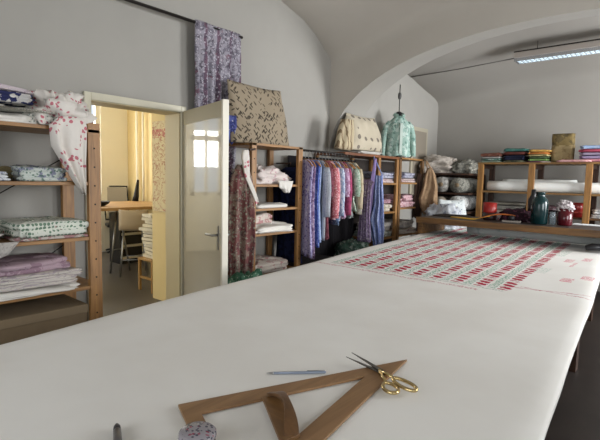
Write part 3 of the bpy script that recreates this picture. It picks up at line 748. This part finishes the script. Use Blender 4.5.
g_ = garment(LAV, (.5, 4.60, 1.5), -.1, .72, 'skirt', 'grey lavender printed slip dress hanging left of the blue apron', 5, width=.085, group=None)
# spotted cushion and flat cloth under it
folded('folded_cloth', fabric('grey_white_flat', '#b0aca6'), .34, .5, .03, 2, (.26, 4.8, 1.802), 0, 'grey white flat cloth under the spotted cushion', seed=80, wob=.03)
cushion('cushion', fabric('cream_spotted', '#b8ae9a', [('#5c5450', 8, .24, 'reg')], wr=.2), .8, .62, .42, .26, (.27, 4.87, 1.85), PI/2, .05, 'cream cushion with dark spots resting on top of the far shelving', 'cushion', 6, .04)
tag(hang('striped_cloth', fabric('beige_brown_stripe', '#b8aa8e', stripes=(0, 22, .3, '#7c6a52')), [(0, -.06, .1, 1), (-.1, -.1, .1, 1), (-.33, -.17, .09, 1)], .05, 2, .015, 1, loc=(.36, 4.36, 2.17), rz=PI/2), 'beige and brown striped cloth slumped left of the spotted cushion', 'cloth')
# dress form with the green blouse
df = thing('dress_form', 'tailor\'s dress form with dark neck standing on the shelf inside the blouse', 'dress form', (.30, 5.68, 1.802), .75); df.scale = (.86, .72, 1)
MB().lathe([(.12, 0), (.12, .012), (.02, .02), (.015, .05), (.1, .08), (.13, .2), (.12, .3), (.145, .42), (.12, .5), (.06, .53), (.048, .56), (.048, .6), (.03, .62)], 28).build('torso', BLACKP, df, True)
MB().tube([(0, 0, .6), (0, 0, .98)], .007, 8).build('pole', DARKM, df, True)
MB().lathe([(.004, -.05), (.02, -.04), (.028, -.015), (.028, .015), (.02, .04), (.004, .05)], 16, (0, 0, .83)).build('finial', plain('finial_grey', '#4c4a48', .5), df, True)
TEAL = fabric('mint_teal_marbled', '#96b0a5', [('#ccd8d0', 9, .54, 'noise'), ('#3f6a5e', 12, .58, 'noise')])
bl = thing('blouse', 'mint green and white marbled blouse worn by the dress form', 'blouse', (.30, 5.68, 1.802), .75)
rows = []
for (z_, rx, ry) in ((.02, .185, .15), (.1, .175, .145), (.25, .155, .14), (.38, .155, .14), (.45, .145, .12), (.5, .11, .09), (.54, .07, .07), (.56, .06, .06)):
    rows.append([(rx*math.cos(a)*(1+.05*math.sin(a*7+z_*9)), ry*math.sin(a)*(1+.07*math.sin(a*9-z_*6)), z_-.01*math.sin(5*a)*(z_ < .05)) for a in [2*PI*k/48 for k in range(48)]])
MB().grid(rows, True).build('bodice', TEAL, bl, True)
for s_ in (-1, 1):
    MB().tube([(s_*.12, 0, .48), (s_*.165, 0, .42), (s_*.195, -.01, .3), (s_*.205, -.02, .17), (s_*.21, -.03, .05), (s_*.21, -.03, .02)], [.04, .052, .05, .044, .04, .042], 14, flat=.8).build('sleeve', TEAL, bl, True)
MB().grid([[(r_*math.cos(a)*1.0, r_*math.sin(a)-.01, z_+.02*math.cos(a+PI/2)*-1) for a in [(-PI/2+.35)+k*(2*PI-.7)/20 for k in range(21)]] for (r_, z_) in ((.062, .55), (.058, .6), (.075, .585), (.088, .56))]).build('collar', TEAL, bl, True)
MB().box(-.018, .018, -.165, -.15, .05, .45).build('placket', fabric('placket_white', '#b9c6bd'), bl)
# hanging coat-like dark item behind
tag(hang('dark_scarf', fabric('charcoal_scarf', '#2c282c', [('#6c6470', 14, .62, 'noise')]), [(0, -.05, .04, 1), (-.15, -.05, .06, 1), (-.34, -.03, .05, 1)], .02, 2, .01, 1, loc=(.16, 5.33, 2.16), rz=PI/2), 'charcoal scarf between the spotted cushion and the green blouse', 'scarf')
# brown cloth bag on the last post, white bag below
BR = fabric('tan_brown', '#967c60', [('#7a6048', 9, .54, 'noise')])
bb = thing('cloth_bag', 'tan brown cloth bag hanging from the post nearest the corner', 'bag', (.57, 6.12, 0))
hang('bag_body', BR, [(1.68, -.03, .03, .8), (1.58, -.06, .09, 1), (1.42, -.09, .13, 1.5), (1.25, -.14, .13, 1.7), (1.12, -.11, .14, 1.3), (1.04, -.06, .13, .6)], .06, 1.6, .03, 2, rz=.75, parent=bb)
MB().tube([(-.02, -.02, 1.66), (-.05, 0, 1.76), (-.08, 0, 1.8), (-.04, .01, 1.76), (.02, .02, 1.66)], .01, 8).build('strap', BR, bb, True)
hang('dark_lining', fabric('dark_brown_cloth', '#33241c'), [(1.6, -.03, .03, 1), (1.3, -.07, .05, 1), (.98, -.08, .04, 1)], .02, 2, .01, 3, loc=(-.11, -.08, 0), rz=.75, parent=bb)
heap('cloth_bundle', fabric('white_blue_bundle', '#b9bcc0', [('#6c7890', 12, .58, 'noise')]), .42, .36, .3, (.93, 5.83, .89), 0, 'white and blue cloth bundle below the tan bag on the table corner', seed=91, amp=.4)

# ------------------------------------------------------------------ corner rack with bundles
cr = thing('corner_rack', 'dark rack in the corner crammed with cloth bundles', 'shelf')
for x_ in (.1, .86):
    for y_ in ((6.75, 7.4) if x_ < .5 else (7.36, 7.4)): MB().box(x_, x_+.04, y_, y_+.05, 0, 1.62).build('post', DARKW, cr)
for z_ in (.3, .75, 1.05, 1.33, 1.62): MB().box(.1, .9, 6.75, 7.45, z_-.025, z_).build('board', DARKW, cr)
MB().box(.1, .9, 7.45, 7.47, .3, 1.6).build('back_panel', DARKW, cr)
G1 = fabric('greige', '#bdb4aa', [('#958a80', 9, .56, 'noise')]); G2 = fabric('dark_mixed', '#85837a', [('#4a4c46', 10, .5, 'noise'), ('#a4a094', 18, .3, 'spot')])
heap('cloth_bundle', G1, .56, .46, .26, (.36, 6.98, 1.622), .2, 'greige cloth bundle on top of the corner rack', seed=61, amp=.45, freq=2.6)
heap('cloth_bundle', G2, .36, .4, .2, (.77, 6.98, 1.622), .1, 'dark olive cloth bundle beside the greige one on the corner rack', seed=62, amp=.4)
def roll(m, a, b_, r, label, cat='fabric roll', name='fabric_roll', group=None, end=None):
    a = Vector(a); b_ = Vector(b_); t = thing(name, label, cat, a, 0, group)
    d = b_-a; L = d.length; pts = [d*(k/10) for k in range(11)]
    MB().tube(pts, [r*(1+.02*math.sin(k*1.9)) for k in range(11)], 28).build('cloth', m, t, True)
    u_ = d.normalized()
    MB().tube([-u_*.012, u_*.01], r*.3, 16).tube([d-u_*.01, d+u_*.012], r*.3, 16).build('core', end or CARD, t, True)
    return t
for i, (x_, z_, r, mm, dn) in enumerate([(.25, 1.445, .11, G1, 'greige cloth roll in the upper tier of the corner rack, end facing out'), (.49, 1.45, .115, fabric('roll_greymix', '#a5a29c', [('#5c5a56', 14, .52, 'noise')]), 'mottled grey cloth roll in the upper tier of the corner rack'), (.74, 1.445, .11, G2, 'dark olive cloth roll in the upper tier of the corner rack'),
        (.25, 1.16, .11, fabric('roll_brown', '#a0927e', [('#5c4c3c', 12, .5, 'noise')]), 'brownish cloth roll in the middle tier of the corner rack'), (.48, 1.16, .105, fabric('roll_tan', '#948a7c', [('#a49a8a', 12, .55, 'noise')]), 'taupe cloth roll in the middle tier of the corner rack'), (.74, 1.17, .115, fabric('roll_bw', '#bcbcb8', [('#4c4c4c', 12, .5, 'noise')]), 'black and white speckled cloth roll in the middle tier of the corner rack')]):
    roll(mm, (x_, 6.72, z_), (x_, 7.38, z_), r, dn)
cushion('pillow', fabric('white_teal_spots', '#c6cbca', [('#4c6c70', 14, .22, 'spot')]), .46, .34, .36, .2, (.98, 6.0, .885), .75, .05, 'white pillow with teal specks lying at the far end of the table', 'pillow', 4)

# ------------------------------------------------------------------ rear shelving on the right
rs = thing('rear_shelving', 'long wooden shelving along the rear wall above the printing table', 'shelf')
for i, x_ in enumerate((.97, 1.66, 2.34, 3.05)):
    MB().box(x_, x_+.075, 6.9, 6.95, 0, 1.76).build('post', WZ2, rs, bevel=.003)
    MB().box(x_, x_+.075, 7.4, 7.45, 0, 1.76).build('post', DARKW, rs, bevel=.003)
    MB().box(x_+.015, x_+.06, 6.95, 7.4, 1.70, 1.755).build('cross_rail', DARKW, rs)
for z_, mm in ((.4, BOARD), (.72, BOARD), (1.06, BOARD), (1.375, WX), (1.785, WX)):
    MB().box(.96, 3.15, 6.905 if z_ > 1.2 else 6.955, 7.46, z_-.025, z_).build('board', mm, rs, bevel=.002)
# rolls
RW = fabric('roll_white', '#eeefea', wr=.1)
roll(RW, (1.09, 7.04, 1.449), (3.12, 7.04, 1.449), .072, 'long white fabric roll at the front of the rear shelf')
roll(RW, (1.25, 7.2, 1.485), (2.2, 7.2, 1.485), .07, 'shorter white fabric roll behind the long one on the rear shelf')
roll(fabric('roll_greyish', '#a8a8a4'), (2.6, 7.21, 1.45), (3.1, 7.21, 1.45), .07, 'grey fabric roll behind the long white roll near the frame edge')
# piles on top
def pile(items, x_, y_, w_, d_, z0, where, rz=0, seed=0):
    z = z0
    for i, (mm, h, dn) in enumerate(items):
        folded('folded_cloth', mm, w_*(1-.03*((i*5) % 3)), d_, h, 1 if h < .04 else 2, (x_+.01*((i*3) % 3-1), y_, z), rz+.05*((i*7) % 3-1), '%s folded cloth %s' % (dn, where), seed=seed+i, wob=.015)
        z += h*1.2+.004
F = lambda n, c, c2=None: fabric(n, c, [(c2, 14, .56, 'noise')] if c2 else ())
pile([(F('pa', '#7c8c7c'), .025, 'sage green'), (F('pb', '#5f8478', '#c8d0cc'), .02, 'teal and white'), (F('pc', '#b8b4b0', '#8a8a88'), .018, 'light grey'), (F('pd', '#6c4438', '#8f6a5c'), .045, 'reddish brown')], 1.14, 7.1, .3, .35, 1.786, 'in the leftmost pile on the rear shelving', 0, 100)
pile([(F('pe', '#5c5c48', '#2c3030'), .025, 'olive brown'), (F('pf', '#1c2032'), .06, 'midnight navy'), (F('pg', '#6a3a34', '#44302c'), .035, 'maroon'), (F('ph', '#3f6c64', '#5c8478'), .035, 'dark teal')], 1.46, 7.1, .3, .36, 1.786, 'in the dark pile on the rear shelving', 0, 110)
pile([(F('pi', '#7c4c64'), .012, 'plum'), (F('pj', '#6c8a50'), .025, 'grass green'), (F('pk', '#4c5c40', '#2c3828'), .022, 'dark green'), (F('pl', '#b0a878'), .018, 'pale straw'), (F('pm', '#a86a34'), .025, 'burnt orange'), (F('pn', '#c49a50', '#a87a3c'), .025, 'mustard yellow')], 1.77, 7.08, .27, .34, 1.786, 'in the bright pile beside the paper bag', 0, 120)
pile([(F('po', '#c88490', '#d8a4a8'), .03, 'rose pink'), (F('pp', '#8a7c98'), .035, 'muted purple'), (F('pq', '#94889c'), .03, 'grey lilac'), (F('pr', '#b05064'), .03, 'raspberry'), (F('ps', '#8fa4c4', '#b8c4d4'), .04, 'sky blue')], 2.45, 7.1, .42, .36, 1.79, 'in the rightmost pile on the rear shelving', 0, 130)
folded('folded_cloth', F('pt', '#cfa0a0', '#b87880'), .4, .3, .02, 1, (2.0+.12, 7.0, 1.786), 0, 'flat salmon pink cloth in front of the paper bag', seed=140).location = (2.2, 6.98, 1.786)
tag(MB().box(-.06, .06, -.08, .08, 0, .004).build('paper_sheet', PAPER, loc=(1.83, 6.97, 1.787), rz=.5), 'white paper corner lying left of the paper bag', 'paper')
# kraft bag
pb = thing('paper_bag', 'crumpled brown paper bag with rolled top on the rear shelving', 'bag', (2.02, 7.12, 1.79)); pb.scale = (1.22, 1.15, 1.42)
m_ = fabric('kraft', '#93825f', [('#7c6a48', 10, .55, 'noise')], wr=.6)
def bag_rows(levels, seed):
    rows = []
    for (z_, wx, wy) in levels:
        r = []
        for k in range(40):
            a = 2*PI*k/40; c, s_ = math.cos(a), math.sin(a)
            p = Vector((math.copysign(abs(c)**.45, c)*wx, math.copysign(abs(s_)**.45, s_)*wy, z_))
            r.append(p + Vector((noise.noise(p*16+Vector((seed, 0, 0))), noise.noise(p*16+Vector((0, seed, 0))), 0))*.012)
        rows.append(r)
    return rows
MB().grid(bag_rows([(0, .1, .07), (.03, .11, .075), (.12, .11, .07), (.16, .112, .07)], 1), True, True, True).build('bag_body', m_, pb, True)
MB().grid(bag_rows([(.15, .105, .066), (.19, .11, .06), (.23, .112, .055), (.27, .11, .05), (.265, .10, .042), (.2, .09, .04)], 2), True, False, True).build('bag_top', fabric('kraft_dark', '#7a6944', [('#4c4330', 12, .54, 'noise')], wr=.6), pb, True)
# middle/lower stock behind the bench
pile([(F('qa', '#8a8478', '#6c665c'), .04, 'dull grey'), (F('qb', '#7c7a74', '#98948a'), .05, 'stone grey'), (F('qc', '#6e6a60'), .035, 'dark putty')], 1.35, 7.15, .5, .36, 1.061, 'on the lower rear shelf behind the bench', .05, 150)
pile([(F('qd', '#2c2628'), .06, 'near black'), (F('qe', '#5c4448', '#b8a8ac'), .05, 'black and rose speckled')], 2.02, 7.15, .5, .36, 1.061, 'on the lower rear shelf behind the bottle', .0, 160)
pile([(F('qf', '#d4d4d2', '#8c8c90'), .05, 'white and grey dotted'), (F('qg', '#dcdcda', '#76767c'), .05, 'white block printed')], 2.68, 7.12, .5, .36, 1.061, 'on the lower rear shelf at the right', .0, 170)
rt = thing('red_tub', 'round red plastic tub with a rim on the lower rear shelf', 'tub', (2.24, 7.06, 1.061))
MB().lathe([(.085, 0), (.1, .13), (.1, .19), (.092, .19), (.08, .03), (.001, .03)], 32).build('body', plain('red_plastic', '#8e2622', .3), rt, True)
MB().lathe([(.1, .055), (.108, .06), (.108, .07), (.1, .075)], 32).build('band', plain('red_light', '#b04038', .3), rt, True)

# ------------------------------------------------------------------ bench across the table
bn = thing('bridge_bench', 'low wooden bench bridging across the far end of the printing table', 'bench')
MB().box(.99, 3.12, 4.95, 5.62, 1.03, 1.08).build('bench_top', plain('bench_dark_top', '#3a302a', .45, var=.3, scale=5), bn, bevel=.004)
MB().box(.985, 3.125, 4.925, 4.95, 1.015, 1.082).build('front_rail', WX2, bn, bevel=.003)
for x_ in (1.0, 2.98):
    MB().box(x_, x_+.05, 4.96, 5.6, .888, 1.03).build('leg', WX2, bn, bevel=.004)
roll(fabric('roll_white_print', '#c8ccc8', [('#9aa8a4', 5, .66, 'noise')], wr=.15), (1.42, 5.42, .95), (2.95, 5.42, .95), .06, 'thick pale fabric roll lying on the table under the bench')
# things on the bench
def jar(name, label, x_, y_, prof, m, cat='jar', z=1.0825, lid=None, contents=None):
    t = thing(name, label, cat, (x_, y_, z))
    MB().lathe(prof, 28).build('body', m, t, True)
    if lid: MB().lathe(lid[0], 28).build('lid', lid[1], t, True)
    return t
REDP = plain('red_glaze', '#8f1a12', .4); DRED = plain('dark_red_glass', '#4c1018', .2); DTEAL = plain('deep_teal_glass', '#08282a', .22)
j = jar('paint_pot', 'red paint pot with dark base near the left of the bench', 1.69, 5.3, [(.066, 0), (.07, .004), (.07, .08)], plain('dark_pot', '#2a1414', .4), 'pot')
MB().lathe([(.07, .08), (.073, .09), (.073, .19), (.066, .19), (.062, .15), (.001, .15)], 28).build('upper_body', REDP, j, True)
heap('printed_cloth_scrap', fabric('red_white_flowers', '#d8cccc', [('#a8202c', 20, .4, 'spot'), ('#2c4438', 16, .6, 'noise')]), .28, .2, .09, (1.84, 5.42, 1.081), 0, 'red and white flowered cloth scrap beside the red paint pot', seed=71, amp=.3)
sq = thing('ribbon_strip', 'curved orange and yellow strip lying along the bench edge', 'ribbon', (0, 0, 1.081))
def strip(pts, w_, t_):
    rows = []
    for p in pts: rows.append([(p[0], p[1], p[2]), (p[0], p[1]+w_, p[2]+.008), (p[0], p[1]+w_, p[2]+.008+t_), (p[0], p[1], p[2]+t_)])
    return MB().grid(rows, True, True, True)
strip([(1.28, 5.2, 0), (1.38, 5.16, .0), (1.5, 5.12, .0), (1.6, 5.1, .004), (1.68, 5.12, .03), (1.74, 5.16, .045)], .07, .006).build('yellow_part', plain('yellow_strip', '#c89a30', .5), sq, True)
strip([(1.64, 5.09, .012), (1.7, 5.12, .04), (1.78, 5.16, .062), (1.86, 5.2, .07), (1.95, 5.24, .066), (2.02, 5.28, .05)], .08, .006).build('orange_part', plain('orange_strip', '#b8601c', .5), sq, True)
heap('dark_bundle', fabric('plum_black', '#2a1820', [('#6c3c4c', 14, .58, 'noise')]), .34, .22, .13, (1.96, 5.36, 1.081), 0, 'dark plum cloth bundle between the ribbon and the teal bottle', seed=72, amp=.3)
tt = thing('tape_dispenser', 'small black tape dispenser with pale base before the plum bundle', 'tape dispenser', (1.97, 5.14, 1.081), .1)
MB().box(-.09, .09, -.03, .03, 0, .02).build('base', plain('grey_base', '#8c847c', .5), tt, bevel=.004)
MB().tube([(0, -.018, .045), (0, .018, .045)], .03, 24).build('tape', BLACKP, tt, True)
jar('bottle', 'dark teal glass bottle with a narrow neck standing on the bench', 2.22, 5.2, [(.07, 0), (.08, .01), (.082, .2), (.07, .25), (.045, .28), (.04, .31), (.047, .315), (.047, .33), (.001, .33)], DTEAL, 'bottle')
jar('bottle', 'black bottle behind the teal bottle on the bench', 2.10, 5.42, [(.04, 0), (.05, .01), (.05, .24), (.025, .29), (.022, .35), (.001, .35)], BLACKP, 'bottle')
m_, nt, b = new_mat('clear_glass'); b.inputs['Transmission Weight'].default_value = .85; b.inputs['Roughness'].default_value = .08; b.inputs['Base Color'].default_value = (.7, .8, .85, 1)
jar('glass_jar', 'clear glass jar between the teal bottle and the dark red jar', 2.335, 5.24, [(.03, 0), (.034, .004), (.034, .1), (.028, .12), (.03, .13), (.026, .13), (.024, .118), (.03, .1), (.03, .008), (.001, .008)], m_)
jd = jar('brush_jar', 'dark red jar on the bench filled with pale crumpled paper', 2.44, 5.27, [(.062, 0), (.068, .006), (.07, .17), (.063, .17), (.06, .02), (.001, .02)], DRED)
heap('crumpled_paper', fabric('crumple_bw', '#cfc8c8', [('#6c5c60', 22, .5, 'noise')]), .14, .12, .1, (2.44, 5.27, 1.225), 0, 'crumpled pale paper sticking out of the dark red jar', cat='paper', seed=73, amp=.5)
tag(MB().box(-.28, .28, -.07, .07, 0, .006).build('paper_sheet', plain('bright_paper', '#e8eaea', .7), loc=(2.76, 5.52, 1.081), rz=0), 'bright white paper strip lying on the bench right of the jars', 'paper')
folded('folded_cloth', F('bk', '#2c2622', '#4c443c'), .4, .3, .012, 1, (1.22, 5.4, 1.081), 0, 'dark flat cloth lying on the left end of the bench', seed=74)
tag(MB().tube([(0, 0, 0), (.05, .01, .012), (.14, .03, .012)], [.03, .042, .036], 14, flat=.8).build('print_block', BLACKP, loc=(2.70, 4.86, .922), rz=.1, smooth=True), 'black rounded printing tool lying on the cloth at the right edge', 'tool')

# ------------------------------------------------------------------ fluorescent fixture
lf = thing('ceiling_light', 'long fluorescent ceiling fixture with louvre grille hanging in the rear bay', 'ceiling light', (1.52, 6.5, 3.07))
MB().box(0, 1.7, -.1, .1, .03, .1).build('housing', plain('fixture_grey', '#a49c94', .5), lf, bevel=.004)
MB().box(0, 1.7, -.105, -.095, .095, .11).build('top_edge', DARKM, lf)
lv = MB()
for k in range(34): 
    x_ = .03+k*.05; lv.box(x_, x_+.004, -.075, .075, -.012, .028)
lv.box(0, 1.7, -.08, -.076, -.014, .03).box(0, 1.7, .076, .08, -.014, .03).box(0, 1.7, -.002, .002, -.012, .028)
lv.build('louvre', plain('louvre_silver', '#c8ccd0', .25, .8), lf)
for s_ in (-.038, .038): 
    m_, nt, b = new_mat('tube_glow'); b.inputs['Base Color'].default_value = (.9, .95, 1, 1); b.inputs['Emission Color'].default_value = (.8, .95, 1, 1); b.inputs['Emission Strength'].default_value = 2.6
    MB().tube([(.03, s_, .016), (1.67, s_, .016)], .012, 12).build('fluorescent_tube', m_, lf, True)
for x_ in (.25, 1.45): MB().tube([(x_, 0, .1), (x_, 0, .42)], .004, 6).build('hanging_rod', DARKM, lf)
tag(MB().tube([(.02, 6.5, 3.06), (.8, 6.5, 3.08), (1.52, 6.5, 3.12)], .007, 8).build('cable_pipe', plain('cable_grey', '#57544f', .6), smooth=True), 'thin grey cable conduit leading to the fluorescent fixture', 'cable')

# ------------------------------------------------------------------ tools in the foreground
TT = TZ+.005
A = (2.401, .693); B = (2.704, 1.401); Cc = (2.835, .507); I1 = (2.479, .708); I2 = (2.671, 1.188); I3 = (2.764, .586)
SW = wood('set_square_wood', '#92704c', '#7c5c3c', 'Y', .55)
mb = MB(); th = .008
out = [A, B, Cc]; inn = [I1, I2, I3]
for z_ in (TT, TT+th):
    for p in out+inn: mb.v.append((p[0], p[1], z_))
for i in range(3):
    j2 = (i+1) % 3
    mb.f.append((6+i, 6+3+i, 6+3+j2, 6+j2)); mb.f.append((i, j2, 3+j2, 3+i))
    mb.f.append((i, 6+i, 6+j2, j2)); mb.f.append((3+i, 3+j2, 9+j2, 9+i))
o = mb.build('set_square', SW, bevel=.001); tag(o, 'large wooden triangular set square lying on the white cloth', 'set square')
gp = thing('wooden_block_tool', 'small wooden plank with a curved carved handle lying across the set square', 'tool', (0, 0, TT+th+.001))
p0, p1, p2, p3 = (2.548, .861), (2.735, .735), (2.79, .80), (2.60, .93)
MB().prism([p0, p1, (2.745, .79), (2.567, .905)], 0, .010).build('plank', wood('plank_wood', '#76542f', '#5c4024', 'X'), gp, bevel=.001)
ax_ = Vector((p1[0]-p0[0], p1[1]-p0[1], 0)).normalized(); nx_ = Vector((-ax_.y, ax_.x, 0))
o0 = Vector((p0[0], p0[1], 0)) + nx_*.03
rows = []
for k in range(13):
    t = k/12; s_ = .005+.2*t; hh = .010+.038*math.sin(PI*min(1, .06+t*.94))**.75
    c = o0+ax_*s_+nx_*(.012*math.sin(t*PI))
    wv = .014+.005*math.cos(2*PI*t); tk = .011
    rows.append([c-nx_*wv+Zv*(hh-tk), c+nx_*wv+Zv*(hh-tk), c+nx_*wv+Zv*hh, c-nx_*wv+Zv*hh])
MB().grid(rows, True, True, True).build('curved_handle', wood('handle_wood', '#654628', '#4a321c', 'X', .4), gp, True, bevel=.002)
# pen
pa, pb_ = Vector((2.428, 1.0, TT+.004)), Vector((2.560, 1.134, TT+.004))
pn = thing('pen', 'slim silver blue ballpoint pen lying on the white cloth', 'pen', pa); d = pb_-pa
MB().tube([d*.0, d*.06, d*.12], [.001, .003, .004], 12).build('tip', METAL, pn, True)
MB().tube([d*.12, d*.6, d*.97, d], [.004, .0046, .0046, .003], 12).build('barrel', plain('pen_blue_grey', '#8a94a4', .3, .3), pn, True)
MB().tube([d*.68+Zv*.006, d*.98+Zv*.006], .0012, 6).build('clip', METAL, pn, True)
# scissors
GOLD = plain('gold_metal', '#cdb683', .22, 1); STEEL = plain('dark_steel', '#6a6662', .3, .9)
zS = TT+th+.004
sc = thing('scissors', 'dressmaking scissors with gold handles lying open on the set square tip', 'scissors', (2.694, 1.238, zS))
def loc2(x_, y_, z=0): return Vector((x_-2.694, y_-1.238, z))
def blade(tip, side, z_):
    t_ = loc2(*tip); dd = t_.normalized(); nn = Vector((-dd.y, dd.x, 0))*side
    back = -dd*.025
    pts = [back-nn*.006, back+nn*.008, nn*.011, t_*.5+nn*.007, t_, t_*.5-nn*.002, -nn*.005]
    if side < 0: pts.reverse()
    return MB().prism([(p.x, p.y) for p in pts], z_, z_+.0025)
blade((2.548, 1.262), 1, .001).build('blade', STEEL, sc); blade((2.545, 1.300), -1, .004).build('blade', STEEL, sc)
MB().lathe([(.006, 0), (.006, .009), (.003, .0105), (.001, .0105)], 16).build('pivot_screw', GOLD, sc, True)
def ring(c, L, W, ang, r, name, z_=.004):
    pts = []
    for k in range(28):
        a = 2*PI*k/28; x_ = L*math.cos(a); y_ = W*math.sin(a)*(1+.15*math.cos(a))
        pts.append((c.x+x_*math.cos(ang)-y_*math.sin(ang), c.y+x_*math.sin(ang)+y_*math.cos(ang), z_+.003))
    mb = MB().tube(pts, r, 10, closed=True)
    s0 = Vector((0, 0, z_)); e = Vector((c.x-L*.95*math.cos(ang), c.y-L*.95*math.sin(ang), z_+.003))
    mb.tube([s0, s0.lerp(e, .5)+Vector((0, 0, .001)), e], [.007, .0055, .005], 10)
    mb.build(name, GOLD, sc, True)
c1_ = loc2(2.775, 1.158); c2_ = loc2(2.799, 1.198)
ring(c1_, .033, .02, math.atan2(c1_.y, c1_.x)+.1, .0055, 'handle', -.001)
ring(c2_, .046, .019, math.atan2(c2_.y, c2_.x)+.02, .0055, 'handle', .004)
# tin
tn = thing('round_tin', 'round shiny tin with colourful patterned lid at the corner of the set square', 'tin', (2.588, .615, TT+th+.001))
MB().lathe([(.036, 0), (.04, .003), (.04, .018)], 36).build('body', plain('tin_dark', '#4a4446', .25, .8), tn, True)
MB().lathe([(.041, .016), (.043, .02), (.042, .028), (.037, .033), (.02, .036), (.001, .037)], 36).build('lid', fabric('tin_pattern', '#8f8a8e', [('#2c3040', 60, .36, 'spot'), ('#8c3048', 40, .26, 'spot')], rough=.25), tn, True)
# marker end
mk = thing('marker_pen', 'dark grey marker pen lying at the bottom edge of the photo', 'pen', (2.379, .533, TT+.009))
d = Vector((.11, -.055, 0))
MB().tube([d*-.0, d*.1, d*.25], [.004, .008, .009], 14).build('cap', plain('marker_cap', '#2c2a2c', .4), mk, True)
MB().tube([d*.25, d*.6, d], [.009, .0095, .009], 14).build('barrel', plain('marker_body', '#5c5856', .4), mk, True)

# ------------------------------------------------------------------ light
world = bpy.data.worlds.new('world'); scene.world = world; world.use_nodes = True
bg = world.node_tree.nodes['Background']; bg.inputs[0].default_value = (.8, .9, 1, 1); bg.inputs[1].default_value = 1.0
def area(name, loc, direction, sx, sy, power, col):
    l = bpy.data.lights.new(name, 'AREA'); l.shape = 'RECTANGLE'; l.size = sx; l.size_y = sy; l.energy = power; l.color = col
    o = bpy.data.objects.new(name, l); COL.objects.link(o); o.location = loc
    o.rotation_euler = Vector(direction).to_track_quat('-Z', 'Z').to_euler()
    return o
for i, (a, b_) in enumerate(wins):
    area('window_daylight', (5.6, (a+b_)/2, 1.9), (-1, 0, -.12), b_-a+.1, 1.9, (20, 155, 430)[i], (.95, .97, 1))
area('back_window_fill', (2.6, -2.35, 1.95), (0, 1, .05), 3.3, 1.85, 70, (.95, .97, 1))  # fill light entering by the added back window
area('side_room_fill', (-3.2, -.55, 1.95), (0, 1, -.05), 1.9, 1.85, 75, (1, .98, .93))  # fill for the partition, entering by the added near-wall window
for i, (a, b_) in enumerate(lw):
    area('side_window_daylight', (-5.5, (a+b_)/2, 2.05), (1, 0, -.15), b_-a+.1, 1.95, (60, 85)[i], (1, .98, .93))
scene.view_settings.view_transform = 'Standard'; scene.view_settings.look = 'None'
scene.view_settings.exposure = -0.1; scene.view_settings.gamma = 1
scene.view_settings.use_curve_mapping = False
scene.cycles.max_bounces = 8; scene.cycles.diffuse_bounces = 5
